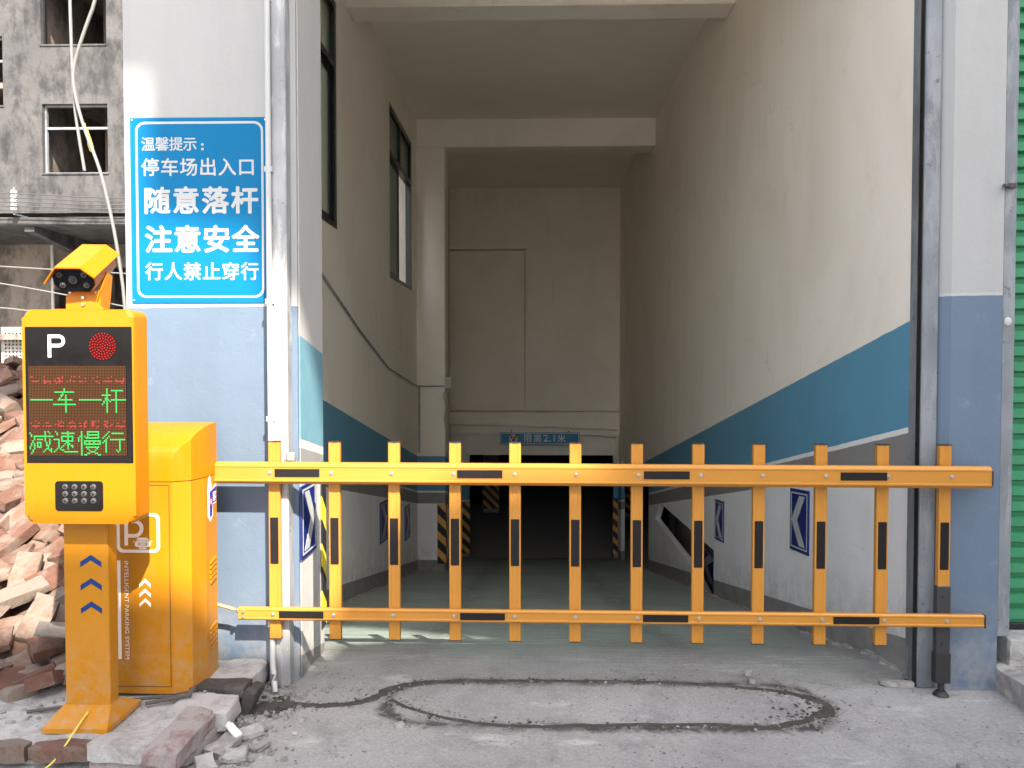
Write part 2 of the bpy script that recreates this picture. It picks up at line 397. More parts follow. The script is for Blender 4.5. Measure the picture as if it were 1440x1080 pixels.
def thing(name, label, cat, loc=(0, 0, 0), group=None):
    o = bpy.data.objects.new(name, None); col.objects.link(o); o.location = loc; o.empty_display_size = .1
    OFF[o.name] = Vector(loc); return tag(o, label, cat, group)
def tag(o, label, cat, group=None):
    o['label'] = label; o['category'] = cat
    if group: o['group'] = group
    return o
def kind(o, k): o['kind'] = k; return o
XZ = lambda a, b, c: (a, c, b)       # polygon in x,z extruded along y
YZ = lambda a, b, c: (c, a, b)       # polygon in y,z extruded along x
XY = lambda a, b, c: (a, b, c)
def rect(a0, a1, b0, b1): return [(a0, b0), (a1, b0), (a1, b1), (a0, b1)]
def rrect(a0, a1, b0, b1, r, n=6):
    out = []
    for cx, cy, st in ((a1 - r, b0 + r, -90), (a1 - r, b1 - r, 0), (a0 + r, b1 - r, 90), (a0 + r, b0 + r, 180)):
        for i in range(n + 1):
            t = R(st + 90 * i / n); out.append((cx + r * math.cos(t), cy + r * math.sin(t)))
    return out

def glyphs(text, off=0.0):
    """flat mesh of lettering in the built-in typeface, em = 1"""
    c = bpy.data.curves.new('lettering', 'FONT'); c.body = text; c.size = 1; c.offset = off; c.resolution_u = 4; c.extrude = .004
    o = bpy.data.objects.new('lettering', c); col.objects.link(o)
    me = bpy.data.meshes.new_from_object(o.evaluated_get(bpy.context.evaluated_depsgraph_get()))
    bpy.data.objects.remove(o); bpy.data.curves.remove(c); return me
def extent(me):
    xs = [v.co.x for v in me.vertices]; ys = [v.co.y for v in me.vertices]; return min(xs), max(xs), min(ys), max(ys)
def write(mb, text, a0, a1, b0, b1, frame, off=0.0, each=True):
    """letters of text spread over the box a0..a1 x b0..b1 of a frame (matrix: x right, y up, z out)"""
    sh = [(off * math.cos(k * math.pi / 4), off * math.sin(k * math.pi / 4), .00004 * (k + 1)) for k in range(8)] + [(0, 0, 0)] if off else [(0, 0, 0)]   # weight of the strokes
    if not each:
        me = glyphs(text); x0, x1, y0, y1 = extent(me); sx, sy = (a1 - a0) / (x1 - x0), (b1 - b0) / (y1 - y0)
        for u, v, q in sh: mb.mesh(me, frame @ Matrix.Translation((a0 - (x0 - u) * sx, b0 - (y0 - v) * sy, q)) @ Matrix.Diagonal((sx, sy, .25 * min(sx, sy), 1)))
        bpy.data.meshes.remove(me); return
    n = len(text); h = b1 - b0; wch = h * 1.0; step = (a1 - a0 - wch) / max(1, n - 1)
    for i, ch in enumerate(text):
        me = glyphs(ch); s_ = h / .93; cx = a0 + wch / 2 + i * step
        for u, v, q in sh: mb.mesh(me, frame @ Matrix.Translation((cx - (.5 - u) * s_, b0 + (.085 + v) * s_, q)) @ Matrix.Diagonal((s_, s_, .25 * s_, 1)))
        bpy.data.meshes.remove(me)
def frame_front(y):      # a face turned to the street (-Y): x right, z up
    return Matrix(((1, 0, 0, 0), (0, 0, -1, y), (0, 1, 0, 0), (0, 0, 0, 1)))

def rough_block(mb, sx, sy, sz, seed, amp=.006, cut=.03, sub=5):
    """a broken block: box subdivided, corners chipped by noise, centred on the origin"""
    b = bmesh.new(); bmesh.ops.create_cube(b, size=1)
    bmesh.ops.subdivide_edges(b, edges=b.edges[:], cuts=sub, use_grid_fill=True)
    for v in b.verts:
        p = Vector((v.co.x * sx, v.co.y * sy, v.co.z * sz))
        q = Vector((v.co.x * 2, v.co.y * 2, v.co.z * 2)); e = sorted(abs(k) for k in q)
        n = noise.noise_vector(p * 14 + Vector((seed * 3.1, 0, seed)))
        k = noise.noise(p * 7 + Vector((seed, seed * 2.2, 0)))
        p += n * amp
        if e[1] > .95: p -= Vector((p.x / sx, p.y / sy, p.z / sz)) * (cut * max(0, k + .15)) * (1.6 if e[0] > .95 else 1)
        v.co = p
    me = bpy.data.meshes.new('block'); b.to_mesh(me); b.free()
    mb.mesh(me, mb.X or Matrix()); bpy.data.meshes.remove(me); return mb

random.seed(7)
FY = 3.50                      # street face of the garage
RAMP0, SL = 3.71, .208
YE = 15.2                      # end wall
XL, XR, XJ = -1.58, 1.742, -1.06
FLOOR_E = -SL * (YE - RAMP0)
ZC = 4.84

# ================================================================ ground
def axis(parts):
    out = []
    for a, b, n in parts: out += [a + (b - a) * i / n for i in range(n)]
    return out + [parts[-1][1]]
def gz(x, y):
    fade = max(0, 1 - max(0, abs(x) - 3) / 2) * (1 if y < 3.4 else max(0, (RAMP0 - y) / .31)) * (1 if y > 2 else 0)
    return fade * (.010 * noise.noise(Vector((x * 2.1, y * 2.1, 0))) + .004 * noise.noise(Vector((x * 9, y * 9, 4))))
bm = MB(); b = bm.bm
xs = axis([(-120, -12, 4), (-12, -5, 5), (-5, -3, 10), (-3, XL, 30), (XL, XR, 60), (XR, 3.6, 30), (3.6, 6, 5), (6, 120, 5)])
ys = axis([(-120, -10, 4), (-10, 1.6, 6), (1.6, RAMP0, 52), (RAMP0, YE, 10), (YE, 30, 6), (30, 160, 4)])
V = {}
def gv(i, j):
    if (i, j) not in V: V[i, j] = b.verts.new((xs[i], ys[j], gz(xs[i], ys[j])))
    return V[i, j]
for i in range(len(xs) - 1):
    for j in range(len(ys) - 1):
        cx, cy = (xs[i] + xs[i + 1]) / 2, (ys[j] + ys[j + 1]) / 2
        if RAMP0 < cy < YE and XL < cx < XR: continue
        if YE < cy < 30 and -5 < cx < 6: continue
        if 10.5 < cy < YE and XR < cx < 6: continue
        b.faces.new((gv(i, j), gv(i + 1, j), gv(i + 1, j + 1), gv(i, j + 1)))
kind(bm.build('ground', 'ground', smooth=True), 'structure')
bm = MB(); b = bm.bm
yy = axis([(RAMP0, 6, 30), (6, YE, 24)]); xx = axis([(XL, XR, 24)])
g = [[b.verts.new((x, y, -SL * (y - RAMP0) * (1 if y > RAMP0 + .6 else ((y - RAMP0) / .6) ** .6) + (.004 * noise.noise(Vector((x * 5, y * 5, 2))) if RAMP0 < y < YE else 0))) for x in xx] for y in yy]
for r0, r1 in zip(g, g[1:]):
    for k in range(len(xx) - 1): b.faces.new((r0[k], r0[k + 1], r1[k + 1], r1[k]))
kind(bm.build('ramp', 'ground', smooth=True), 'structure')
bm = MB(); bm.box(-5.2, 6.2, YE, 29, FLOOR_E - .2, FLOOR_E); bm.box(XR, 6.2, 10.5, YE, FLOOR_E - .2, FLOOR_E - .001)
kind(bm.build('basement_floor', 'garage'), 'structure')

# ================================================================ garage building
gar = thing('garage_building', 'tall white garage building with blue painted bands around the dark ramp entrance', 'building', (0, FY, 0))
bm = MB()
bm.prism([(-1.837, FY), (XJ - .02, FY), (XJ, FY + .02), (XJ, 3.92), (-1.837, 3.92)], lambda a, b_, c: (a, b_, c), -.3, 9)
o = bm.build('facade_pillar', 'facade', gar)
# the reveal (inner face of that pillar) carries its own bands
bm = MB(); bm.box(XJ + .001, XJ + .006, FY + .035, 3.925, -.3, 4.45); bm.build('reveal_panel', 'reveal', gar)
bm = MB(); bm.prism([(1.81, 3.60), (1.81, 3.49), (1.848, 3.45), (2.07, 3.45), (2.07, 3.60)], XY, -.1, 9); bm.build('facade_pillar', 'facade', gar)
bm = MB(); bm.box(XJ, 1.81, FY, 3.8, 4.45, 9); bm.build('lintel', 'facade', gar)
# left wall with two window openings
W1 = (4.72, 6.40, 2.55, 4.40); W2 = (8.76, 10.45, 2.42, 4.40)
def quadhole(w_): return [(w_[0], w_[2]), (w_[1], w_[2]), (w_[1], w_[3]), (w_[0], w_[3])]
bm = MB(); bm.plate([[(3.92, -.35), (YE, -2.7), (YE, 9), (3.92, 9)], quadhole(W1), quadhole(W2)], YZ, -1.837, XL); bm.build('side_wall', 'hall', gar)
# right wall, cut by the slanted stair gap and by the low side passage near its end
gap = [(7.32, -.31), (7.32, -.60), (7.55, -.71), (8.61, -.66), (10.70, -.72), (10.45, -.41), (9.6, -.386), (8.5, -.35)]
gap = [(7.33, -.315), (7.33, -.88), (7.75, -.82), (8.4, -.73), (10.72, -.70), (10.36, -.414)]
side = [(11.33, -2.7), (14.75, -2.7), (14.75, -.34), (11.33, -.34)]
outer = [(3.52, -.3), (11.33, -2.3), (11.33, -.36), (14.75, -.36), (14.75, -2.9), (YE, -2.9), (YE, 9), (3.52, 9)]
bm = MB(); bm.plate([outer, gap], YZ, XR, XR + .07); bm.build('side_wall', 'hall', gar)
bm = MB(); bm.box(2.02, 2.10, 6.6, 11.2, -2.3, .6); bm.box(XR + .07, 2.02, 6.6, 6.7, -2.3, .6); bm.box(XR + .07, 2.02, 6.7, 11.2, .5, .6); bm.build('stair_back_wall', 'old_brown', gar)
bm = MB(); bm.box(XL, XR, FY + .3, YE, ZC, ZC + .12); bm.box(-1.837, 2.0, FY + .3, YE, 8.9, 9.02); bm.build('ceiling', 'ceiling', gar)
for y0, y1, z0 in ((6.68, 6.98, 4.50), (10.85, 11.25, 4.46)):
    bm = MB(); bm.box(XL, XR, y0, y1, z0, ZC + .02, .012, 1); bm.build('beam', 'hall', gar)
bm = MB(); bm.box(XL - .01, -1.185, 10.85, 11.25, -2.2, 4.46, .01, 1); bm.build('pillar', 'hall', gar)
# end wall over the dark basement mouth, with blocked-up window relief
bm = MB(); bm.plate([[(-1.59, -2.6), (-1.19, -2.6), (-1.19, -.357), (1.65, -.357), (1.65, -2.6), (XR + .01, -2.6), (XR + .01, ZC + .05), (-1.59, ZC + .05)]], XZ, YE, YE + .25)
bm.box(-1.57, -.10, YE - .13, YE + .01, .53, 3.63, .008, 1); bm.box(-1.57, XR, YE - .15, YE + .01, .05, .500, .008, 1); bm.box(-.070, XR, YE - .13, YE + .01, .520, ZC); bm.box(-1.57, -.070, YE - .13, YE + .01, 3.655, ZC)
ew = bm.build('end_wall', 'hall', gar)
bm = MB(); bm.plate([rect(-1.22, -.40, .60, 3.07), rect(-1.14, -.48, .68, 2.99)], XZ, YE - .165, YE - .12); bm.build('blocked_window_border', 'hall', ew)
# dark basement shell
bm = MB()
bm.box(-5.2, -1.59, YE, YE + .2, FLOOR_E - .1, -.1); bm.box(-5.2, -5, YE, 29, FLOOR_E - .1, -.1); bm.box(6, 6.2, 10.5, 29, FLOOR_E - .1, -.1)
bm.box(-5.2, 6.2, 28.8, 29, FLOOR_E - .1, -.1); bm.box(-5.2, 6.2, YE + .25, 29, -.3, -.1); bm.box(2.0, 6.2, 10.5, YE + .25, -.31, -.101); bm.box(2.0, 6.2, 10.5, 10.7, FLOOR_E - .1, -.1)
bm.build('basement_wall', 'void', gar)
for x, y in ((-1.0, 20.0), (2.6, 19.5), (-3.0, 22.5)):
    bm = MB(); bm.box(x - .2, x + .2, y - .2, y + .2, FLOOR_E, -.3); pp = bm.build('basement_pillar', 'garage', gar)
    bm = MB(); bm.box(x - .212, x + .212, y - .212, y + .212, FLOOR_E + .1, FLOOR_E + .8); bm.build('hazard_wrap', 'hazard_o', pp)
for xw, sgn, ya, yb_ in ((XR, -1, 3.56, 11.2), (XL, 1, 3.95, 10.8)):
    bm = MB(); b = bm.bm; rows = []
    n = 170
    for k in range(n + 1):
        y = ya + (yb_ - ya) * (k / n) ** 1.6; fz = -SL * (y - RAMP0) * (1 if y > RAMP0 + .6 else (max(0, y - RAMP0) / .6) ** .6)
        a_ = .014 + .026 * noise.noise(Vector((y * 6, xw, 0))) + .014 * noise.noise(Vector((y * 25, xw, 3))); h_ = .012 + .030 * noise.noise(Vector((y * 5, xw, 7))) + .016 * noise.noise(Vector((y * 22, xw, 1)))
        a_ = max(.003, a_); h_ = max(.003, h_)
        rows.append([b.verts.new((xw - sgn * .01, y, fz + h_)), b.verts.new((xw + sgn * a_ * .45, y, fz + h_ * .62)), b.verts.new((xw + sgn * a_ * 1.1, y, fz + .012)), b.verts.new((xw + sgn * a_ * 1.5, y, fz - .02))])
    for r0, r1 in zip(rows, rows[1:]):
        for k in range(3): b.faces.new((r0[k], r0[k + 1], r1[k + 1], r1[k]))
    bm.build('mortar_fillet', 'dust', gar)
# windows in the left wall
def window(w_, split, trans, mull):
    y0, y1, z0, z1 = w_; t = .055; xa, xb = XL - .085, XL - .012
    bm = MB(); bm.plate([rect(y0, y1, z0, z1), rect(y0 + t, y1 - t, z0 + t, trans - t / 2), rect(y0 + t, y1 - t, trans + t / 2, z1 - t)], YZ, xa, xb)
    bm.box(xa + .004, xb - .004, mull - t / 2, mull + t / 2, trans, z1 - .01)
    fr = bm.build('window', 'frame', gar)
    bm = MB(); bm.plate([rect(y0 + t, split, z0 + t, trans - t / 2), rect(y0 + t + .05, split - .05, z0 + t + .05, trans - t / 2 - .05)], YZ, xa + .02, xa + .045); bm.build('sash', 'frame', fr)
    bm = MB(); bm.box(xa + .028, xa + .034, y0 + t + .05, split - .05, z0 + t + .05, trans - t / 2 - .05); bm.build('pane', 'glass', fr)
    bm = MB(); bm.box(xa + .028, xa + .034, y0 + t, y1 - t, trans + t / 2, z1 - t); bm.build('pane', 'glass', fr)
    return fr
fr = window(W1, 6.34, 3.88, 5.6)
window(W2, 9.62, 3.86, 9.6)
# guide rails of the entrance shutter
bm = MB(); bm.box(-1.165, -1.078, 3.425, 3.4985, 0, 4.4, .006, 1); bm.box(-1.176, -1.165, 3.455, 3.4985, 0, 4.4); rl = bm.build('guide_rail', 'rail', gar)
bm = MB(); bm.box(-1.084, -1.045, 3.415, 3.425, 1.02, 1.06, .003, 1); bm.build('clip', 'bolt', rl)
bm = MB(); bm.box(1.738, 1.808, 3.475, 3.598, 0, 4.4, .006, 1); rr = bm.build('guide_rail', 'rail_grey', gar)
bm = MB(); bm.box(1.734, 1.738, 3.49, 3.52, 0, 4.4); bm.build('rail_lip', 'frame', rr)
# white conduit down the left rail, ending in a bend
bm = MB(); bm.tube([(-1.150, 3.41, 4.4), (-1.150, 3.41, .22), (-1.146, 3.40, .12), (-1.134, 3.38, .06), (-1.118, 3.345, .01)], .0125, 10, 1)
for z in (.28, 1.20, 1.72, 2.30): bm.box(-1.168, -1.134, 3.405, 3.43, z, z + .022)
bm.build('conduit_pipe', 'pvc', gar, True)
# thin conduit and cables inside the hall
bm = MB(); bm.tube([(XL + .010, 4.2, 2.80), (XL + .010, 5.83, 2.13), (XL + .010, 7.2, 1.74), (XL + .010, 8.6, 1.40), (XL + .010, 10.5, 1.16), (XL + .03, 10.82, 1.13), (-1.20, 10.83, 1.13)], .011, 8, 0)
bm.tube([(XL + .03, 10.82, 1.13), (XL + .03, 10.82, .2)], .014, 8); bm.build('wall_conduit', 'rail', gar, True)
bm = MB(); bm.box(-1.19, -1.09, 10.80, 10.86, 1.10, 1.26, .006); bm.tube([(-1.15, 10.82, 1.1), (-1.22, 10.81, 1.0), (-1.17, 10.81, .88), (-1.20, 10.82, .70), (-1.18, 10.82, .55)], .010, 6, 2); bm.build('junction_box', 'pvc', gar)
bm = MB()
bm.tube([(-1.58, YE - .19, .28), (0, YE - .19, .24), (1.70, YE - .19, .17)], .03, 8); bm.tube([(-1.5, YE - .11, .16), (0.2, YE - .11, .15), (1.70, YE - .11, .02)], .022, 8)
bm.tube([(1.70, YE - .12, .6), (1.70, YE - .12, -.3), (1.66, YE - .05, -.5)], .02, 8); bm.build('pipe_run', 'hall', gar, True)
# the wing of the same building to the right, behind the green shutter
bm = MB(); bm.box(2.01, 9, 3.75, 14, 0, 9); bm.box(4.8, 9, 3.5, 3.75, 0, 9); bm.box(2.07, 4.8, 3.5, 3.75, 3.6, 9); bm.build('shop_wall', 'facade', gar)

# ================================================================ green shutter at the right and its step
sh = thing('roller_shutter', 'green corrugated roller shutter closed beside the blue and white pillar', 'roller shutter', (2.2, 3.6, .25))
bm = MB()
prof = []; z = .262; P = .071
while z < 3.55:
    prof += [(3.600, z), (3.600, z + P * .22), (3.575, z + P * .34), (3.575, z + P * .88), (3.600, z + P)]; z += P
poly = prof + [(3.64, z), (3.64, .262)]
bm.prism(poly, YZ, 2.124, 4.7); bm.build('curtain', 'green', sh)
bm = MB(); bm.box(2.13, 4.7, 3.585, 3.63, .235, .262, .004, 1); bm.build('bottom_bar', 'frame', sh)
bm = MB(); bm.box(2.071, 2.128, 3.455, 3.64, .245, 3.6, .004, 1); bm.build('guide_post', 'rail_grey', sh)
bm = MB(); bm.box(2.085, 2.115, 3.44, 3.456, 2.22, 2.24); bm.cyl((2.08, 3.45, 2.23), (2.05, 3.42, 2.225), .008); bm.build('latch', 'twig', sh)
bm = MB(); bm.ball((2.095, 3.453, 1.64), .017, 2, (1, .4, 1.2)); bm.build('caulk_blob', 'pvc', sh)
st = thing('concrete_step', 'broken grey concrete step in front of the green shutter', 'step', (2.5, 3.3, 0))
bm = MB(); bm.X = Matrix.Translation((3.32, 3.20, .05)); rough_block(bm, 2.5, .78, .125, 3, .012, .05, 14); bm.build('step_slab', 'dust', st)
bm = MB(); bm.X = Matrix.Translation((3.40, 3.60, .165)); rough_block(bm, 2.52, .26, .13, 5, .006, .04, 12); bm.build('threshold', 'dust', st)

# ================================================================ neighbour with cream tiles, seen through the hall window
tb = thing('tiled_house', 'cream tiled house wall seen through the open hall window', 'house', (-4.4, 10, 0))
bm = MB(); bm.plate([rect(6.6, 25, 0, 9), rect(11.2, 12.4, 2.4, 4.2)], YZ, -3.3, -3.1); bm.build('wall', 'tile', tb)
bm = MB(); bm.box(-3.9, -3.3, 8.2, 25, 0, 9); bm.build('rear_block', 'pale_house', tb)
bm = MB(); bm.plate([rect(11.2, 12.4, 2.4, 4.2), rect(11.26, 11.78, 2.46, 4.14), rect(11.82, 12.34, 2.46, 4.14)], YZ, -3.22, -3.16); wf = bm.build('window', 'frame', tb)
bm = MB(); bm.box(-3.2, -3.19, 11.26, 12.34, 2.46, 4.14); bm.build('pane', 'glass', wf)

# ================================================================ raw concrete house behind the rubble
rb = thing('concrete_house', 'unfinished grey concrete apartment house with empty window openings behind the rubble', 'building', (-13, 20, 0))
cols_ = [(-18.2, -16.5), (-15.37, -13.66), (-12.65, -10.93), (-10.44, -8.7), (-7.7, -6.0)]
holes = []; wins = []
for ci, (a, b_) in enumerate(cols_):
    for lv in range(-1, 3):
        base = 6.38 + 3.30 * lv + (-1.55 if ci == 1 else 0) + (3.3 if ci == 1 else 0)
        if base < 5.6 or base > 13.8: continue
        holes.append(rect(a, b_, base, base + 1.78)); wins.append((a, b_, base, base + 1.78, ci, lv))
bm = MB(); bm.plate([rect(-20, -5, 5.35, 16)] + holes, XZ, 20, 20.28); bm.build('wall', 'old', rb)
for a, b_, c, d, ci, lv in wins:
    bm = MB(); t = .045; bm.plate([rect(a, b_, c, d), rect(a + t, b_ - t, c + t, d - t)], XZ, 20.12, 20.20)
    if (ci + lv) % 2 == 0 or ci == 1: bm.box(a + t, b_ - t, 20.13, 20.19, d - .62, d - .56)
    bm.build('window', 'rail_grey' if ci == 1 or (ci + lv) % 2 == 0 else 'frame', rb)
    bm = MB(); bm.box(a - .02, b_ + .02, 19.97, 20.10, c - .05, c, .01, 1); bm.build('window_sill', 'old', rb)
bm = MB(); bm.box(-20, -5, 25.2, 25.4, 0, 16)
for lv in range(-1, 4): bm.box(-20, -5, 20.28, 25.2, 5.37 + 3.3 * lv, 5.52 + 3.3 * lv)
for x in (-19, -16, -13.1, -10.7, -8.2): bm.box(x - .08, x + .08, 20.28, 25.2, 5.5, 16)
bm.box(-12.1, -11.9, 22.0, 22.2, 5.5, 16); bm.build('inner_wall', 'old_brown', rb)
bm = MB(); bm.box(-20, -5, 19.0, 25.2, 4.86, 5.06, .02, 1); bm.build('canopy_slab', 'old', rb)
for x in (-18.4, -15.6, -12.45, -9.3): bm = MB(); bm.prism([(19.1, 4.86), (22.1, 4.86), (22.1, 4.0), (21.6, 4.35), (19.1, 4.72)], YZ, x - .12, x + .12); bm.build('bracket', 'old', rb)
bm = MB(); bm.box(-20, -13.75, 22.1, 22.4, 0, 4.86); bm.box(-13.75, -12.9, 22.1, 22.4, 3.55, 4.86); bm.box(-12.9, -12.1, 22.1, 22.4, 0, 4.86); bm.box(-12.1, -5, 22.1, 22.4, 4.2, 4.86)
bm.box(-10.2, -5, 22.1, 22.4, 0, 4.2); bm.build('ground_floor_wall', 'old_brown', rb)
for x in (-15.8, -12.3, -10.9, -8.2):
    bm = MB(); bm.box(x - .17, x + .17, 22.0, 22.35, 0, 4.86, .015, 1); bm.build('column', 'old', rb)
bm = MB(); bm.tube([(-13.62, 21.9, 4.8), (-13.62, 21.9, .2)], .045, 8)
for z in (1.2, 2.6, 3.9): bm.cyl((-13.62, 21.9, z), (-13.62, 21.9, z + .09), .062)
bm.build('drain_pipe', 'pvc', rb, True)
bm = MB(); bm.box(-20, -5, 21.1, 21.4, 0, 1.2); bm.build('porch_wall', 'old_brown', rb)
bm = MB()
holes = [rect(-14.15 + .1 * i, -14.10 + .1 * i, 1.42 + .1 * j, 1.47 + .1 * j) for i in range(10) for j in range(9)]
bm.plate([rect(-14.25, -13.1, 1.3, 2.42)] + holes, XZ, 20.6, 20.7); bm.build('perforated_block', 'dust', rb)
# insulators with wires along the front
rk = thing('insulator_rack', 'glazed insulators stacked on a rack on the grey house wall', 'insulator', (-12.6, 18.9, 5.2))
for k in range(5):
    bm = MB(); z = 5.16 + .105 * k
    for r_, d in ((.05, 0), (.075, .02), (.05, .045), (.072, .065)): bm.cyl((-12.62, 18.8, z + d), (-12.62, 18.8, z + d + .022), r_, n=14)
    bm.build('insulator', 'ceramic', rk, True)
bm = MB(); bm.cyl((-12.62, 18.8, 5.08), (-12.62, 18.8, 5.75), .018); bm.box(-12.64, -12.60, 18.8, 20.0, 5.08, 5.12); bm.build('rack_rod', 'rail_grey', rk)
for k in range(5):
    z = 5.19 + .105 * k
    bm = MB(); bm.tube([(-20, 18.78, z + .03), (-16.6, 18.78, z - .03), (-12.6, 18.72, z), (-10.2, 18.74, z - .10 - .02 * k), (-7, 18.76, z - .05)], .014, 6, 2)
    tag(bm.build('power_line', 'wire_dark', None, True), 'dark power line running level along the grey house front past the insulators', 'power line', 'power lines along the grey house front')
# pale cables hanging in front of that house
def cable(name, pts, r, m, label, cat='cable', group=None): 
    bm = MB(); bm.tube(pts, r, 8, 2); return tag(bm.build(name, m, None, True), label, cat, group)
cable('hanging_cable', [(-4.75, 8, 6.2), (-4.749, 8, 5.2), (-4.727, 8, 4.26), (-4.695, 8, 3.93), (-4.62, 8, 3.45)], .016, 'wire', 'straight pale cable hanging down at the left, ending loose by a window')
cable('hanging_cable', [(-4.30, 7.9, 5.9), (-4.40, 7.9, 5.2), (-4.55, 7.9, 4.83), (-4.66, 7.9, 4.5), (-4.67, 7.9, 4.28), (-4.57, 7.9, 3.87), (-4.41, 7.9, 3.47), (-4.32, 7.9, 3.1), (-4.235, 7.9, 2.66), (-4.15, 7.9, 2.0), (-4.13, 7.9, .6)], .017, 'wire', 'wavy pale cable hanging down past the corner of the white facade')
bm = MB(); bm.tube([(-4.60, 7.97, 3.93), (-4.57, 7.97, 3.80), (-4.55, 7.97, 3.66), (-4.50, 7.97, 3.62), (-4.53, 7.97, 3.74), (-4.58, 7.97, 3.88)], .010, 6, 1); tag(bm.build('cable_tie', 'ywire', None, True), 'frayed yellow tie knotted around the pale hanging cables', 'cable tie')
for pts, lb in ((((-7, 9, 2.64), (-6.22, 9, 2.59), (-4.72, 9, 2.5), (-4.0, 9, 2.47)), 'highest thin pale wire behind the yellow camera'),
                (((-7, 9, 2.5), (-6.22, 9, 2.395), (-5.3, 9, 2.23), (-4.72, 9, 2.11), (-4.0, 9, 2.0)), 'slanting thin pale wire behind the camera bracket'),
                (((-7, 9, 2.14), (-6.23, 9, 2.11), (-5.89, 9, 2.07), (-5.0, 9, 1.95)), 'lowest thin pale wire behind the yellow terminal top')):
    cable('thin_wire', pts, .008, 'wire', lb, 'wire', 'thin wires behind the terminal')

# ================================================================ unseen house across the lane, added; its outline shapes the sunlight
ob = thing('shade_house_opposite', 'unseen pale house added across the lane to shade the entrance', 'building', (9, -10, 0))
def from_sun(u, wv, Y0): return u + .5 * (3.5 - Y0), wv + 1.0444 * (3.5 - Y0)
Y0 = -8.0
xa, zr = from_sun(.18, .84, Y0); xb, zc = from_sun(-1.60, 2.36, Y0)
bm = MB(); bm.box(xa, xa + 11.5, Y0 - 6, Y0, 0, zr); bm.build('wall', 'pale_house', ob)
q = [from_sun(u, v, Y0) for u, v in ((-1.06, -3), (-1.06, .17), (-.92, .24), (-.70, .62), (-.36, .80), (.19, .835), (.19, -3))]
bm = MB(); bm.prism(q, XZ, Y0 - .2, Y0 - .01); bm.build('shade_gable', 'pale_house', ob)  # slanted outline added to shape the sun patch on the inner floor
xl_, zl_ = from_sun(-4.4, .15, Y0)
bm = MB(); bm.box(xl_, xa, Y0 - 6, Y0 - .02, 0, zl_); bm.build('wing', 'pale_house', ob)  # added low block; its top keeps sun off post and lower cabinet
for z in (1.2, 4.4, 7.6):
    for k in range(3):
        bm = MB(); x = xa + 1.2 + 3.6 * k; bm.plate([rect(x, x + 1.8, z, z + 1.7), rect(x + .06, x + .87, z + .06, z + 1.64), rect(x + .93, x + 1.74, z + .06, z + 1.64)], XZ, Y0, Y0 + .05); wn = bm.build('window', 'frame', ob)
        bm = MB(); bm.box(x + .06, x + 1.74, Y0 + .005, Y0 + .02, z + .06, z + 1.64); bm.build('pane', 'lensglass', wn)
bm = MB()
q = [from_sun(u, v, Y0) for u, v in ((-1.62, 2.37), (-1.16, 2.30), (-1.05, 2.02), (-.80, 1.98), (-.55, 1.62), (.0, 1.42), (.7, .93), (9.5, .90), (9.5, 3.6), (-1.62, 3.6))]
bm.prism(q, XZ, Y0 - .25, Y0); bm.build('shade_canopy', 'pale_house', ob)  # unseen slab, its lower edge cut to draw the facade's sun edge
bm = MB()
for k in range(4): bm.box(xa + 1.5 + 3 * k, xa + 1.62 + 3 * k, Y0 - .2, Y0 - .1, zr, zr + .4)
bm.build('canopy_post', 'frame', ob)
q0 = from_sun(-3.4, 2.86, Y0)
bm = MB(); bm.box(q0[0], q0[0] + 13, Y0 - .12, Y0 - .005, q0[1], q0[1] + 2.6); bm.build('shade_board', 'pale_house', ob)  # thin unseen board added to block sun on the upper facade

# ================================================================ parking barrier (cabinet + fence boom)
pb = thing('parking_barrier', 'orange parking barrier with cabinet and lowered fence arm across the entrance', 'barrier', (-1.5, 3.2, .1))
ZB = .10; CF = 3.115; CX0, CX1 = -1.80, -1.375
foot = [(CX0 + .05, CF), (CX1 - .083, CF), (CX1 - .022, CF + .038), (CX1, CF + .13), (CX1, CF + .245), (CX0, CF + .245), (CX0, CF + .05)]
bm = MB(); bm.prism(foot, XY, ZB, .972); cb = bm.build('cabinet', 'cab', pb)
# seam and cap
def inset(p, d):
    cx = sum(a for a, _ in p) / len(p); cy = sum(b_ for _, b_ in p) / len(p)
    return [(a + (d if a < cx else -d), b_ + (d if b_ < cy else -d)) for a, b_ in p]
bm = MB(); bm.prism(inset(foot, .002), XY, .972, .976); bm.build('cap_seam', 'seam', cb)
bm = MB(); b = bm.bm
bm.prism([(a + (.002 if a > -1.6 else -.002), b_ - (.003 if b_ < CF + .02 else 0)) for a, b_ in foot], XY, .976, 1.20)
prof = [(CF - .003, 1.062), (CF + .004, 1.094), (CF + .020, 1.122), (CF + .045, 1.148), (CF + .080, 1.170), (CF + .125, 1.188), (CF + .19, 1.197), (CF + .26, 1.20)]
for (ya, za), (yb_, zb_) in zip(prof, prof[1:]):
    no = Vector((0, -(zb_ - za), yb_ - ya)).normalized()
    r_ = bmesh.ops.bisect_plane(b, geom=b.verts[:] + b.edges[:] + b.faces[:], plane_co=(0, ya, za), plane_no=no, clear_outer=True, dist=1e-6)
    bmesh.ops.holes_fill(b, edges=[e for e in b.edges if e.is_boundary], sides=0)
cap_ = bm.build('cabinet_cap', 'yellow', pb, True)
# door line
bm = MB(); d = .0035; x0, x1, z0, z1 = CX0 + .06, CX1 - .094, .128, .962
bm.plate([rect(x0, x1, z0, z1), rect(x0 + d, x1 - d, z0 + d, z1 - d)], XZ, CF - .0012, CF + .001); bm.build('door_gap', 'seam', cb)
# printing on the cabinet door
bm = MB(); yd = CF - .0022
bm.plate([rrect(-1.688, -1.510, .683, .845, .026), rrect(-1.676, -1.522, .695, .833, .018)], XZ, yd, CF); F = frame_front(yd)
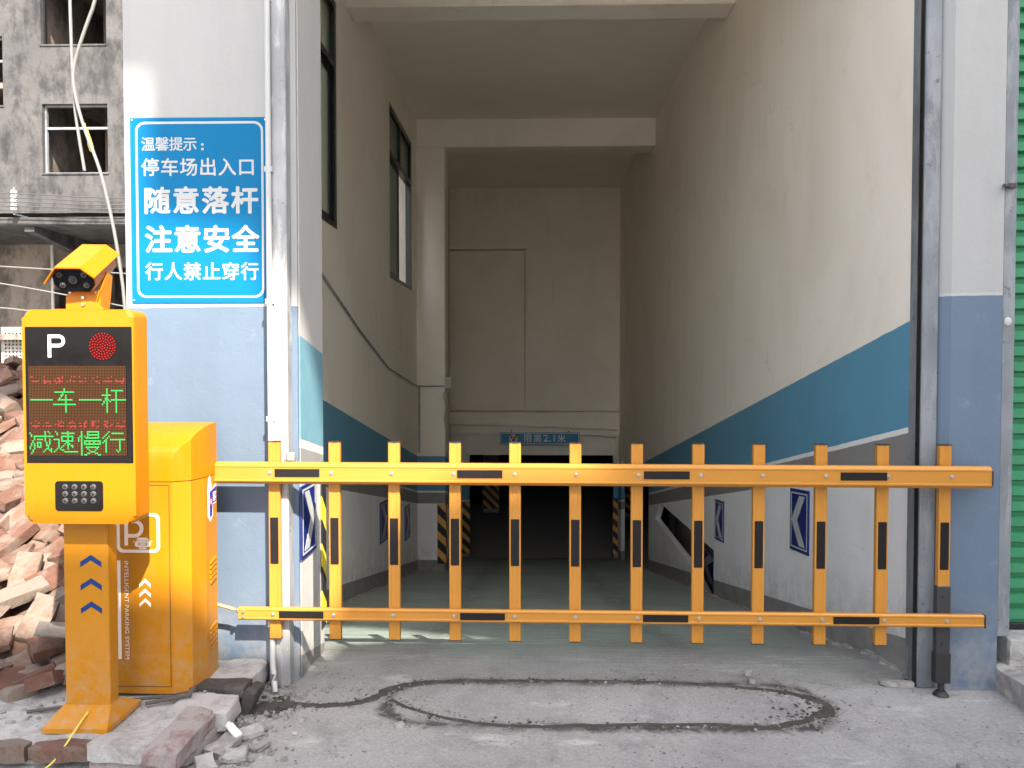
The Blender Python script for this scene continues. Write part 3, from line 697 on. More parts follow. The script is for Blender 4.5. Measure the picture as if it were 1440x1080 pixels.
# big P of the emblem
t = .0145; arc = [(-1.615 + .037 * math.cos(R(a)), .782 + .037 * math.sin(R(a))) for a in range(-90, 91, 10)]; arc_i = [(-1.615 + (.037 - t) * math.cos(R(a)), .782 + (.037 - t) * math.sin(R(a))) for a in range(90, -91, -10)]
bm.prism([(-1.656, .711)] + [(-1.656 + t, .711), (-1.656 + t, .745)] + arc + [(-1.656, .819)] + [(-1.656, .80)], XZ, yd, CF) if False else None
bm.box(-1.656, -1.656 + t, yd, CF, .712, .819); bm.prism([(-1.656 + t, .745)] + arc + [(-1.656 + t, .819), (-1.656 + t, .819 - t)] + arc_i + [(-1.656 + t, .745 + t)], XZ, yd, CF)
# little car front
bm.plate([rrect(-1.614, -1.549, .706, .731, .011), rrect(-1.600, -1.563, .713, .724, .004)], XZ, yd, CF)
bm.prism([(-1.607, .733), (-1.556, .733), (-1.562, .745), (-1.601, .745)], XZ, yd, CF)
bm.box(-1.597, -1.566, yd, CF, .698, .7035); bm.box(-1.620, -1.615, yd, CF, .727, .731); bm.box(-1.548, -1.543, yd, CF, .727, .731); bm.box(-1.594, -1.569, yd, CF, .7155, .7215)
bm.box(-1.688, -1.675, yd, CF, .243, .650)
for k in range(3):
    zc_ = .575 - .040 * k
    bm.prism([(-1.597, zc_ - .036), (-1.597, zc_ - .021), (-1.574, zc_), (-1.551, zc_ - .021), (-1.551, zc_ - .036), (-1.574, zc_ - .014)], XZ, yd, CF)
rot = Matrix(((0, 1, 0, 0), (-1, 0, 0, 0), (0, 0, 1, 0), (0, 0, 0, 1)))     # lettering turned to read downwards
write(bm, 'INTELLIGENT PARKING SYSTEM', -.648, -.243, -1.668, -1.652, F @ Matrix.Rotation(R(-90), 4, 'Z'), .004, False) if False else None
me = glyphs('INTELLIGENT PARKING SYSTEM', .0); ex = extent(me); s1 = .405 / (ex[1] - ex[0]); s2 = .0165 / (ex[3] - ex[2])
for v in me.vertices:
    a, b_ = (v.co.x - ex[0]) * s1, (v.co.y - ex[2]) * s2
    v.co = Vector((-1.658 + b_, yd - (.0006 if v.co.z > 0 else 0), .648 - a))
bm.mesh(me, Matrix()); bm.build('door_print', 'offwhite', cb)
# vents on the side
XS = CX1 + .0005
for zc_ in (.60, .315):
    bm = MB()
    for k in range(5):
        z = zc_ - .021 * k
        bm.prism([(CF + .165, z - .006), (CF + .222, z + .006), (CF + .222, z + .016), (CF + .165, z + .004)], YZ, XS - .004, XS + .0065)
    bm.build('side_vent', 'cab', cb)
# sticker on the side
bm = MB(); bm.prism([(CF + .15, .80), (CF + .172, .775), (CF + .20, .80), (CF + .20, .845), (CF + .236, .85), (CF + .238, .932), (CF + .195, .915), (CF + .19, .93), (CF + .172, .975), (CF + .158, .96), (CF + .15, .91)], YZ, XS, XS + .0012); sk_ = bm.build('sticker', 'white', cb)
bm = MB(); bm.prism([(CF + .165, .795), (CF + .190, .80), (CF + .195, .852), (CF + .234, .856), (CF + .235, .922), (CF + .166, .905)], YZ, XS + .001, XS + .0022); bm.build('sticker_panel', 'sticker', sk_)
bm = MB(); bm.prism([(CF + .178 + .011 * math.cos(R(a)), .86 + .02 * math.sin(R(a))) for a in range(0, 360, 24)], YZ, XS + .002, XS + .003)
bm.build('sticker_badge', 'sticker_red', sk_)
bm = MB()
for k in range(6): bm.box(XS + .002, XS + .003, CF + .200, CF + .231 - .004 * (k % 3), .896 - .007 * k, .8995 - .007 * k)
bm.prism([(CF + .178 + .004 * math.cos(R(a)), .861 + .010 * math.sin(R(a))) for a in range(0, 360, 30)], YZ, XS + .003, XS + .0036); bm.build('sticker_text', 'white', sk_)

# --- the arm, slightly sagging towards its tip
YB = 3.39; SAG = -.0030
def zs(x): return (x + 1.4) * SAG
def beam_rail(zc0, hh, x0, x1, yfront, depth, ch):
    """octagonal aluminium section with a shallow groove, extruded along x"""
    a, bq = yfront, yfront + depth; h2 = hh / 2; g_ = .0022
    pr = [(a + ch, -h2), (a, -h2 + ch), (a, -h2 + ch + .006), (a + g_, -h2 + ch + .008), (a + g_, h2 - ch - .008), (a, h2 - ch - .006), (a, h2 - ch), (a + ch, h2), (bq - ch, h2), (bq, h2 - ch), (bq, -h2 + ch), (bq - ch, -h2)]
    bm = MB(); b = bm.bm
    A = [b.verts.new((x0, y, zc0 + z + zs(x0))) for y, z in pr]; B = [b.verts.new((x1, y, zc0 + z + zs(x1))) for y, z in pr]
    n = len(pr); b.faces.new(A[::-1]); b.faces.new(B)
    for i in range(n): b.faces.new((A[i], A[(i + 1) % n], B[(i + 1) % n], B[i]))
    return bm
ZU, ZL = .978, .352
bu = beam_rail(ZU, .094, -1.47, 1.972, YB - .052, .050, .013).build('boom_beam', 'boom', pb)
bl = beam_rail(ZL, .056, -1.285, 1.962, YB - .030, .028, .006).build('lower_rail', 'boom', pb)
bm = MB(); bm.prism([(YB - .04, ZU - .044 + zs(1.97)), (YB - .053, ZU - .03 + zs(1.97)), (YB - .053, ZU + .03 + zs(1.97)), (YB - .04, ZU + .044 + zs(1.97)), (YB - .01, ZU + .044 + zs(1.97)), (YB, ZU + .03 + zs(1.97)), (YB, ZU - .03 + zs(1.97)), (YB - .01, ZU - .044 + zs(1.97))], YZ, 1.972, 1.977); bm.build('end_cap', 'cap', bu)
bm = MB(); bm.box(1.962, 1.970, YB - .031, YB - .001, ZL - .029 + zs(1.96), ZL + .029 + zs(1.96), .002, 1); bm.build('end_cap', 'cap', bl)
for x in (-1.012, -.216, .590, 1.430):
    bm = MB(); z = ZU + .004 + zs(x); bm.box(x - .098, x + .098, YB - .0535, YB - .0505, z - .0175, z + .0165); bm.build('reflective_tape', 'tape', bu)
for x in (-1.005, -.206, .592, 1.415):
    bm = MB(); z = ZL + zs(x); bm.box(x - .098, x + .098, YB - .0318, YB - .028, z - .0155, z + .0155); bm.build('reflective_tape', 'tape', bl)
bm = MB(); bm.tube([(-1.40, 3.36, .40), (-1.33, 3.375, .375), (-1.272, 3.378, .354)], .009, 8); bm.build('linkage_rod', 'rod', pb, True)
bm = MB()
for z in (ZL - .012, ZL + .012): bm.cyl((-1.262, YB - .031, z), (-1.262, YB - .038, z), .007, .005, 10)
bm.cyl((-1.30, 3.378, .362), (-1.30, 3.36, .362), .011, .008, 10); bm.build('bolt', 'bolt', bl)
def bar(i):
    x = -1.131 + .2667 * i + (0, .0015, -.001, .002, 0, -.002, .001, .002, -.0015, .001, -.001, 0)[i]; last = i == 11
    zt = 1.110 + zs(x); z0 = .235 + zs(x) if not last else .485
    bm = MB()
    # rectangular tube with two shallow flutes in its face
    a0, a1 = -.0255, .0255; f0, f1 = YB, YB + .026
    pr = [(a0, f0 + .003), (a0 + .003, f0), (a0 + .013, f0), (a0 + .0145, f0 + .0016), (a1 - .0145, f0 + .0016), (a1 - .013, f0), (a1 - .003, f0), (a1, f0 + .003), (a1, f1), (a0, f1)]
    bm.prism([(x + a, y) for a, y in pr], XY, z0, zt); br = bm.build('fence_bar', 'boom', pb, origin=(x, YB, z0))
    for z, s_ in ((zt, 1), (z0, -1)):
        if last and s_ < 0: continue
        bm = MB(); bm.box(x - .0265, x + .0265, f0 - .001, f1 + .001, min(z, z + .004 * s_), max(z, z + .004 * s_)); bm.build('end_cap', 'cap', br)
    bm = MB(); zz = .672 + zs(x); bm.box(x - .0188, x + .0185, f0 - .0006, f0 + .002, zz - .1035, zz + .1035); bm.build('reflective_tape', 'tape', br)
    for z, y in ((ZU + .004 + zs(x), YB - .0500), (ZL + zs(x), YB - .0282)):
        bm = MB(); bm.cyl((x, y + .001, z), (x, y - .003, z), .0085, n=14); bm.cyl((x, y - .003, z), (x, y - .008, z), .0058, .0045, 6); bm.build('bolt', 'bolt', br)
    if last:
        bm = MB(); bm.box(x - .030, x + .030, f0 - .003, f1 + .004, .175, .487, .003, 1); bm.cyl((x, f0 - .003, .44), (x, f0 - .007, .44), .007); bm.cyl((x, f0 - .003, .235), (x, f0 - .007, .235), .007); sl_ = bm.build('black_sleeve', 'sleeve', br)
        bm = MB(); bm.prism(rrect(x - .034, x + .033, f0 - .008, f1 + .008, .006, 3), XY, .062, .190); bm.build('rubber_boot', 'cap', sl_)
        bm = MB(); bm.cyl((x, f0 + .012, .02), (x, f0 + .012, .07), .013); bm.cyl((x, f0 + .012, .004), (x, f0 + .012, .022), .034, .02, 20); bm.build('swivel_foot', 'cap', sl_)
for i in range(12): bar(i)

# ================================================================ parking terminal
KY = 2.775; KX0, KX1 = -1.842, -1.432; KZ0, KZ1 = .872, 1.652
kt = thing('parking_terminal', 'yellow parking terminal with black LED screen and red signal on a post', 'parking terminal', (-1.62, 2.87, .1))
bm = MB(); bm.prism(rrect(KX0, KX1, KZ0, KZ1, .030, 6), XZ, KY, KY + .098); b = bm.bm
fe = [e for e in b.edges if all(abs(v.co.y - KY) < 1e-5 for v in e.verts)]
bmesh.ops.bevel(b, geom=fe, offset=.018, segments=4, profile=.5, affect='EDGES')
hs = bm.build('housing', 'yellow', kt, True)
bm = MB(); bm.box(-1.832, -1.439, KY - .0035, KY + .004, 1.094, 1.590, .003, 1); sp = bm.build('screen_panel', 'black', kt)
SY = KY - .0035
bm = MB(); 
t = .0115; r_ = .0225; cz_ = 1.561 - r_; arc = [(-1.7045 + r_ * math.cos(R(a)), cz_ + r_ * math.sin(R(a))) for a in range(-90, 91, 10)]; arc_i = [(-1.7045 + (r_ - t) * math.cos(R(a)), cz_ + (r_ - t) * math.sin(R(a))) for a in range(90, -91, -10)]
bm.box(-1.745, -1.745 + t, SY - .001, SY + .001, 1.479, 1.561); bm.prism([(-1.745 + t, cz_ - r_)] + arc + [(-1.745 + t, 1.561), (-1.745 + t, 1.561 - t)] + arc_i + [(-1.745 + t, cz_ - r_ + t)], XZ, SY - .001, SY + .001); bm.build('letter', 'white', sp)
lx0, lx1, lz0, lz1 = -1.818, -1.460, 1.122, 1.447; pit = (lx1 - lx0) / 64
bm = MB(); bm.box(lx0, lx1, SY - .0015, SY + .001, lz0, lz1); bm.build('led_matrix', 'led', sp)
CH = {'车': ".......#........|.......#........|.#############..|......#.........|.....##.#.......|.....#..#.......|....#...#.......|...##########...|........#.......|........#.......|###############.|........#.......|........#.......|........#.......|........#.......|........#.......",
 '杆': "...#............|...#..########..|...#.....#......|...#.....#......|######...#......|...#.....#......|..##.....#......|..###.##########|.#.#.#...#......|.#.#.....#......|#..#.....#......|...#.....#......|...#.....#......|...#.....#......|...#.....#......|...#.....#......",
 '减': "..........#.#...|#.........#..#..|.#........#.....|.#.#############|...#......#.....|...#.####.#..#..|..#.......#..#..|..#..###...#.#..|.#.#.#.#...#.#..|.#.#.#.#...##...|#..#.###....#...|#..#.......##.#.|..#.......#..##.|..#......#....#.|.#..............|................",
 '速': ".#.......#......|..#..#########..|..#......#......|.....########...|.....#...#..#...|####.#...#..#...|...#.########...|...#....##......|...#...#.##.....|...#..#..#.##...|...#.#...#..#...|..#.#....#......|.#...##.........|#......#########|................|................",
 '慢': "..#...########..|..#...#......#..|..#...########..|.##.#.#......#..|#.#..#########..|#.#.............|#.#.###########.|..#.#..#..#...#.|..#.###########.|..#.............|..#..#########..|..#...#.....#...|..#....#...#....|..#.....###.....|..#...##...##...|..#.##.......##.",
 '行': "....#...........|...#..########..|..#.............|.#..#...........|#..#............|..#..##########.|.##........#....|#.#........#....|..#........#....|..#........#....|..#........#....|..#........#....|..#......#.#....|..#.......#.....|................|................",
 '一': "|||||||.###############"}
def dots(bm, cells, sz):
    for cx, cz in cells: bm.box(cx - sz, cx + sz, SY - .0022, SY - .001, cz - sz, cz + sz)
cells = []
for k, (txt, top) in enumerate((('一车一杆', 1.367), ('减速慢行', 1.212))):
    for q_, ch in enumerate(txt):
        for r_, row in enumerate(CH[ch].split('|')):
            for c_, v in enumerate(row):
                if v == '#': cells.append((lx0 + (q_ * 16 + c_ + .5) * pit, top - (r_ + .5) * pit))
    bm = MB(); dots(bm, cells, pit * .40); bm.build('green_text', 'led_green', sp); cells = []
rnd = random.Random(5); cells = []
for top in (1.411, 1.249):
    for q_ in range(8):
        for c_ in range(6):
            hgt_ = rnd.randint(0, 4)
            for r_ in range(5):
                if rnd.random() < (.75 if r_ == 3 else .30 if r_ < hgt_ else .12): cells.append((lx0 + (q_ * 8 + 1 + c_ + .5) * pit, top - (r_ + .5) * pit))
bm = MB(); dots(bm, cells, pit * .40); bm.build('red_text', 'led_red', sp)
lc = (-1.544, 1.519)
bm = MB(); bm.cyl((lc[0], SY + .001, lc[1]), (lc[0], SY - .0015, lc[1]), .0505, n=36); sg = bm.build('signal_lamp', 'lamp_back', sp)
bm = MB()
for ring, n in ((0, 1), (.0095, 6), (.019, 12), (.0285, 18), (.038, 22), (.0465, 26)):
    for k in range(n):
        a = 2 * math.pi * k / n + ring * 40; bm.ball((lc[0] + ring * math.cos(a), SY - .002, lc[1] + ring * math.sin(a)), .0021, 1)
bm.build('signal_dots', 'lamp_red', sg)
bm = MB(); bm.prism(rrect(-1.728, -1.552, .920, 1.029, .012, 4), XZ, KY - .003, KY + .004); fl = bm.build('fill_light', 'black', kt)
for r_ in range(3):
    for c_ in range(4):
        x, z = -1.690 + .0345 * c_, 1.008 - .0255 * r_
        bm = MB(); bm.cyl((x, KY - .003, z), (x, KY - .007, z), .0105, .0085, 16); lz = bm.build('led_lens', 'ring', fl)
        bm = MB(); bm.ball((x, KY - .007, z), .006, 2, (1, .6, 1)); bm.build('led_bulb', 'lensglass', lz, True)
PX0, PX1, PY0 = -1.760, -1.588, 2.868
bm = MB(); bm.box(PX0, PX1, PY0, PY0 + .062, .16, .90, .006, 2); ps = bm.build('post', 'cab', kt)
for k in range(3):
    zc_ = .735 - .0885 * k; xm = (-1.655)
    bm = MB(); bm.prism([(xm - .040, zc_ - .046), (xm - .040, zc_ - .026), (xm, zc_), (xm + .040, zc_ - .026), (xm + .040, zc_ - .046), (xm, zc_ - .020)], XZ, PY0 - .0015, PY0 + .001); bm.build('arrow_mark', 'blueprint', ps)
bm = MB(); b = bm.bm
lo = [(-1.795, 2.775), (-1.552, 2.775), (-1.552, 3.03), (-1.795, 3.03)]; hi = [(PX0 - .004, PY0 - .004), (PX1 + .004, PY0 - .004), (PX1 + .004, PY0 + .066), (PX0 - .004, PY0 + .066)]
A = [b.verts.new((x, y, .095)) for x, y in lo]; A2 = [b.verts.new((x, y, .113)) for x, y in lo]; B = [b.verts.new((x, y, .165)) for x, y in hi]
b.faces.new(A[::-1]); b.faces.new(B)
for P_, Q_ in ((A, A2), (A2, B)):
    for i in range(4): b.faces.new((P_[i], P_[(i + 1) % 4], Q_[(i + 1) % 4], Q_[i]))
bm.build('base_plate', 'cab', kt)

# ================================================================ camera on the terminal
cmx = Matrix.Translation((-1.655, 2.80, 1.772)) @ Matrix.Rotation(R(7), 4, 'Z') @ Matrix.Rotation(R(27), 4, 'X')
sc_ = thing('security_camera', 'yellow hooded security camera tilted down on top of the terminal', 'camera', (-1.65, 2.83, 1.65))
bm = MB(); hexa = [(-.052, -.050), (.050, -.050), (.072, -.022), (.072, .020), (.036, .044), (-.040, .044), (-.072, .012), (-.072, -.022)]
bm.X = cmx; bm.prism(hexa, XZ, -.02, .19); bd = bm.build('camera_body', 'yellow', sc_)
bm = MB(); bm.X = cmx; bm.prism([(a * .96, b_ * .96) for a, b_ in hexa], XZ, -.024, -.019); fp = bm.build('front_plate', 'black', sc_)
for x, z, r_ in ((0, 0, .0155), (-.043, .019, .0105), (.041, .019, .0105), (-.039, -.021, .0105), (.043, -.021, .0105)):
    bm = MB(); bm.X = cmx; bm.cyl((x, -.022, z), (x, -.031, z), r_, r_ * .92, 20); ln = bm.build('lens', 'ring', fp, True)
    bm = MB(); bm.X = cmx; bm.ball((x, -.030, z), r_ * .72, 2, (1, .5, 1)); bm.build('lens_glass', 'lensglass', ln, True)
bm = MB(); bm.X = cmx
top = [(-.094, -.006), (-.044, .055), (.044, .055), (.086, .018)]
hood = top + [(a * .97, b_ - .005) for a, b_ in top[::-1]]
bm.prism(hood, XZ, -.050, .205); bm.build('hood', 'yellow', sc_)
bm = MB(); bm.prism([(-1.715, 1.656), (-1.575, 1.656), (-1.60, 1.685), (-1.585, 1.728), (-1.70, 1.728), (-1.715, 1.70)], XZ, 2.835, 2.843); br_ = bm.build('mount_plate', 'cab', sc_)
bm = MB(); bm.prism([(2.843, 1.656), (2.90, 1.656), (2.91, 1.70), (2.925, 1.79), (2.885, 1.80), (2.843, 1.72)], YZ, -1.600, -1.588); bm.build('bracket_arm', 'yellow', sc_)
bm = MB(); bm.prism([(2.843, 1.656), (2.90, 1.656), (2.91, 1.76), (2.885, 1.77), (2.843, 1.72)], YZ, -1.705, -1.697); bm.build('bracket_arm', 'cab', sc_)
bm = MB(); bm.box(-1.74, -1.56, 2.80, 2.88, 1.651, 1.656); bm.build('bracket_base', 'yellow', sc_)
bm = MB()
for z in (1.675, 1.70): bm.cyl((-1.648, 2.836, z), (-1.648, 2.828, z), .0055, n=8)
for x in (-1.695, -1.60): bm.cyl((x, 2.836, 1.72), (x, 2.828, 1.72), .005, n=8)
bm.build('bolt', 'bolt', br_)

# ================================================================ signs
sg_ = thing('parking_notice_sign', 'large blue notice sign with white Chinese lettering on the white facade', 'sign', (-1.5, FY, 1.73))
X0, X1, Z0, Z1 = -1.808, -1.178, 1.732, 2.565; tilt = Matrix.Rotation(R(.35), 4, 'Y')
bm = MB(); bm.X = None; bm.prism(rect(X0, X1, Z0, Z1), XZ, FY - .006, FY - .001); bd = bm.build('board', 'signblue', sg_)
SF = FY - .0068
kx = (X1 - X0) / (376.5 - 184.0); kz = (Z1 - Z0) / (425 - 166.0)
sx = lambda p: X0 + (p - 184.0) * kx; sz = lambda p: Z1 - (p - 166.0) * kz
bm = MB(); bm.plate([rrect(sx(191.5), sx(369.5), sz(418), sz(171.5), .042, 8), rrect(sx(194.5), sx(366.5), sz(415), sz(174.8), .034, 8)], XZ, SF, FY - .004); bm.build('border_line', 'letter', bd)
F = frame_front(SF + .0005)
bm = MB()
write(bm, '温馨提示', sx(200), sx(277), sz(212), sz(193), F, .012); 
for pz in (203.5, 210.0): bm.box(sx(283.5), sx(286.5), SF, FY - .004, sz(pz) - .005, sz(pz) + .005)
write(bm, '停车场出入口', sx(200), sx(358), sz(247), sz(222.5), F, .016)
write(bm, '随意落杆', sx(202.5), sx(361), sz(299.5), sz(263), F, .028)
write(bm, '注意安全', sx(204), sx(362), sz(354), sz(317), F, .028)
write(bm, '行人禁止穿行', sx(203.5), sx(361.5), sz(393), sz(368.5), F, .016)
bm.build('lettering', 'letter', bd)
bm = MB()
for px_, pz in ((187.5, 169.5), (372.5, 169.5), (187.5, 421.5), (372.5, 421.5)): bm.cyl((sx(px_), SF, sz(pz)), (sx(px_), SF - .003, sz(pz)), .004, n=8)
bm.build('rivet', 'bolt', bd)

hsn = thing('height_limit_sign', 'small blue height limit sign hung over the dark basement mouth', 'sign', (.2, YE - .2, 0))
bm = MB(); bm.box(-.575, .965, YE - .20, YE - .17, -.130, .105); hb = bm.build('board', 'heightblue', hsn)
bm = MB(); bm.plate([rect(-.565, .955, -.120, .095), rect(-.553, .943, -.108, .083)], XZ, YE - .203, YE - .199); bm.build('border_line', 'white', hb)
bm = MB(); F = frame_front(YE - .203); write(bm, '限高', -.115, .235, -.085, .075, F, .010); write(bm, '2.1', .265, .49, -.070, .060, F, .010, False); write(bm, '米', .535, .695, -.085, .075, F, .010); bm.build('lettering', 'white', hb)
bm = MB(); bm.cyl((-.315, YE - .2, -.012), (-.315, YE - .206, -.012), .085, n=24); em = bm.build('emblem', 'pink', hb)
bm = MB()
for dx, dz, r_ in ((-.035, .02, .022), (.035, .02, .022), (0, -.03, .028), (-.055, .065, .02), (.055, .065, .02)): bm.cyl((-.315 + dx, YE - .206, -.012 + dz), (-.315 + dx, YE - .208, -.012 + dz), r_, n=12)
bm.build('emblem_mark', 'frame', em)
bm = MB(); bm.cyl((-.35, YE - .17, .105), (-.35, YE - .1, .22), .008); bm.cyl((.75, YE - .17, .105), (.75, YE - .1, .20), .008); bm.build('hanger', 'frame', hsn)

def chevron(x, side, y0, y1, z0, z1, label, point, slope=0.0):
    """blue board on a side wall; point = +1 tip towards the basement, -1 towards the street"""
    t = thing('chevron_sign', label, 'sign', (x, (y0 + y1) / 2, z0), 'blue chevron signs on the ramp walls')
    xs0, xs1 = (x, x + .008 * side); hh = (z1 - z0)
    f = lambda a, b_, c: (c, y0 + a * (y1 - y0), z0 + b_ * hh + slope * a * (y1 - y0))
    bm = MB(); bm.prism(rect(0, 1, 0, 1), f, xs0, xs1); b_ = bm.build('board', 'chevblue', t)
    e = .0015 * side
    bm = MB(); bm.plate([rect(.06, .94, .05, .95), rect(.09, .91, .075, .925)], f, xs1 - e, xs1 + e)
    tip = lambda p: (p if point > 0 else 1 - p)
    bm.prism([(tip(.18), .90), (tip(.48), .90), (tip(.90), .5), (tip(.48), .10), (tip(.18), .10), (tip(.60), .5)], f, xs1 - e, xs1 + e * 1.3); bm.build('chevron', 'letter', b_); return t
chevron(XR, -1, 4.84, 5.18, .255, .66, 'nearest blue chevron sign on the right ramp wall, right of a fence bar', 1, -.10)
chevron(XR, -1, 6.95, 7.27, -.155, .215, 'dark blue chevron sign on the right wall just above the slanted gap', 1, -.10)
chevron(2.02, -1, 8.30, 9.10, -1.02, -.66, 'dark chevron sign standing inside the slanted gap of the right wall', 1, 0)
chevron(XJ + .006, 1, 3.52, 3.76, .55, .89, 'bright blue chevron sign on the sunlit left reveal behind the first fence bars', 1, 0)
chevron(XL, 1, 8.09, 8.54, -.46, -.02, 'blue chevron sign on the left ramp wall, the one nearer the street', 1, -.08)
chevron(XL, 1, 9.71, 10.12, -.80, -.36, 'blue chevron sign on the left ramp wall next to the pillar', 1, -.08)

def guard(pts, z0, z1, m, label):
    bm = MB(); bm.prism(pts, XY, z0, z1); return tag(bm.build('corner_guard', m), label, 'corner guard', 'striped corner guards along the ramp')
guard([(XJ - .06, 3.926), (XJ + .010, 3.926), (XJ + .010, 3.86), (XJ + .016, 3.86), (XJ + .016, 3.934), (XJ - .06, 3.934)], .12, .92, 'hazard', 'yellow and black striped corner guard on the edge of the bright left reveal')
guard([(-1.30, 10.85), (-1.30, 10.842), (-1.177, 10.842), (-1.177, 10.95), (-1.185, 10.95), (-1.185, 10.85)], -1.38, -.53, 'hazard_o', 'orange and black striped corner guard on the left hall pillar')
guard([(-1.33, YE - .001), (-1.33, YE - .012), (-1.178, YE - .012), (-1.178, YE + .1), (-1.19, YE + .1), (-1.19, YE - .001)], -2.30, -1.30, 'hazard_o', 'orange striped corner guard at the left edge of the dark basement mouth')
guard([(1.65, YE - .001), (1.65, YE + .1), (1.638, YE + .1), (1.638, YE - .012), (1.735, YE - .012), (1.735, YE - .001)], -2.30, -1.20, 'hazard_o', 'orange striped corner guard at the right edge of the dark basement mouth')

# ================================================================ dusty ledge under the cabinet and its broken kerb blocks
bm = MB(); b = bm.bm
xx = axis([(-6.2, -2.4, 20), (-2.4, -1.30, 40)]); yy = axis([(2.76, 3.498, 26)])
def ledge(x, y): 
    return .092 + .010 * noise.noise(Vector((x * 4, y * 4, 1))) + .005 * noise.noise(Vector((x * 17, y * 17, 3)))
g = [[b.verts.new((x, y + (.02 * noise.noise(Vector((x * 7, 0, 0))) if y < 2.77 else 0), ledge(x, y))) for x in xx] for y in yy]
for r0, r1 in zip(g, g[1:]):
    for k in range(len(xx) - 1): b.faces.new((r0[k], r0[k + 1], r1[k + 1], r1[k]))
for edge_, in (([r[-1] for r in g],), (g[0],)):
    low = [b.verts.new((v.co.x + (.01 if edge_ is not g[0] else 0), v.co.y - (.01 if edge_ is g[0] else 0), -.02)) for v in edge_]
    for k in range(len(low) - 1): b.faces.new((edge_[k], edge_[k + 1], low[k + 1], low[k]))
kind(bm.build('pavement_ledge', 'dust', None, True), 'structure')
def block(name, c, s, rz, seed, m, label, cat, group=None, tilt_=(0, 0), amp=.006, cut=.03):
    bm = MB(); rough_block(bm, *s, seed, amp, cut, 7); o = bm.build(name, m, None, True); o.location = c; o.rotation_euler = (R(tilt_[0]), R(tilt_[1]), R(rz)); OFF[o.name] = Vector(c)
    return tag(o, label, cat, group)
GK = 'broken blocks edging the ledge'
block('kerb_block', (-1.315, 3.365, .066), (.25, .225, .082), 1, 11, 'dust', 'pale mortar-covered kerb block against the blue wall foot', 'kerb block', GK)
block('kerb_block', (-1.292, 3.020, .070), (.23, .165, .078), 3, 12, 'dust', 'grey kerb block just before the strip of dark wet mortar', 'kerb block', GK)
block('kerb_block', (-1.285, 2.800, .078), (.125, .34, .062), -2, 13, 'kerb_brick', 'long dusty red kerb brick at the front corner of the ledge', 'kerb block', GK, (2, 4))
block('kerb_block', (-1.455, 2.755, .066), (.225, .17, .068), -4, 14, 'dust', 'grey slab at the ledge front, left of the long red kerb brick', 'kerb block', GK, (-3, 0))
for k, (x, y, l, rz) in enumerate(((-1.30, 2.86, .24, 84), (-1.315, 3.07, .20, 92), (-1.30, 3.38, .2, 90), (-1.50, 2.735, .22, 3))):
    block('kerb_brick', (x + .035, y, .018), (l, .10, .052), rz, 20 + k, 'kerb_brick', 'buried crumbling brick under the kerb blocks of the ledge', 'brick', 'bricks under the kerb blocks', (0, 0), .010, .05)
for k in range(5):
    block('kerb_brick', (-1.685 - .245 * k, 2.745 + .006 * (k % 2), .052), (.232, .105, .058), (-1, 2, -2, 1, 0)[k], 30 + k, 'brick_a', ('red brick with dusty top laid in the ledge front below the terminal', 'second red brick from the right in the ledge front', 'red brick in the ledge front, below the left frame edge')[min(k, 2)] if k < 3 else 'red brick in the ledge front beyond the left frame edge', 'brick', 'red bricks along the ledge front', (1, 0))
# ================================================================ rubble heap
def heap(x, y):
    t = (y - 3.12) / 2.5; t = max(0, min(1, t)); z = 1.30 * (t * t * (3 - 2 * t) * .45 + t * .55)
    side = max(0, min(1, (-1.86 - x) / .5)); z *= .25 + .75 * side
    if y > 5.7: z *= max(0, 1 - (y - 5.7) / 1.6)
    if y < 3.55 and x > -1.9: z = 0
    return z + .06 + .05 * noise.noise(Vector((x * 2.3, y * 2.3, 9))) + .02 * noise.noise(Vector((x * 8, y * 8, 2)))
bm = MB(); b = bm.bm
xx = axis([(-6.4, -1.845, 70)]); yy = axis([(2.98, 7.4, 66)])
g = [[b.verts.new((x, y, (heap(x, y) + .012 * noise.noise(Vector((x * 25, y * 25, 0)))) if 3.0 < y < 7.3 else -.02)) for x in xx] for y in yy]
for r0, r1 in zip(g, g[1:]):
    for k in range(len(xx) - 1):
        b.faces.new((r0[k], r0[k + 1], r1[k + 1], r1[k]))
kind(tag(bm.build('rubble', 'soil', None, True), 'brown earth and mortar rubble lying under the broken bricks', 'rubble'), 'stuff')
protos = []
for k, (sx_, sy_, sz_, am, ct, m) in enumerate(((.235, .112, .053, .003, .022, 'brick_a'), (.235, .112, .053, .004, .030, 'brick_b'), (.155, .112, .053, .006, .04, 'brick_a'), (.12, .11, .053, .007, .045, 'brick_b'), (.235, .113, .10, .006, .035, 'brick_b'), (.19, .112, .053, .005, .05, 'brick_a'))):
    bm = MB(); rough_block(bm, sx_, sy_, sz_, 50 + k, am, ct, 4); o = bm.build('brick', m, None, True); protos.append(o)
LB = {0: ('whole red brick lying in the rubble heap left of the terminal',), 1: ('whole pale mortar-crusted brick lying in the rubble heap left of the terminal',), 2: ('broken piece of red brick in the rubble heap left of the terminal',),
      3: ('broken stub of pale brick in the rubble heap left of the terminal',), 4: ('two bricks stuck together by mortar in the rubble heap',), 5: ('chipped red brick with a corner missing in the rubble heap',)}
rnd = random.Random(21); used = [False] * 6; pts = []
def put_brick(k, loc, rot):
    o = protos[k] if not used[k] else protos[k].copy()
    if used[k]: col.objects.link(o)
    used[k] = True; o.location = loc; o.rotation_euler = rot
    tag(o, LB[k][0], 'brick', 'bricks in the rubble heap')
tries = 0
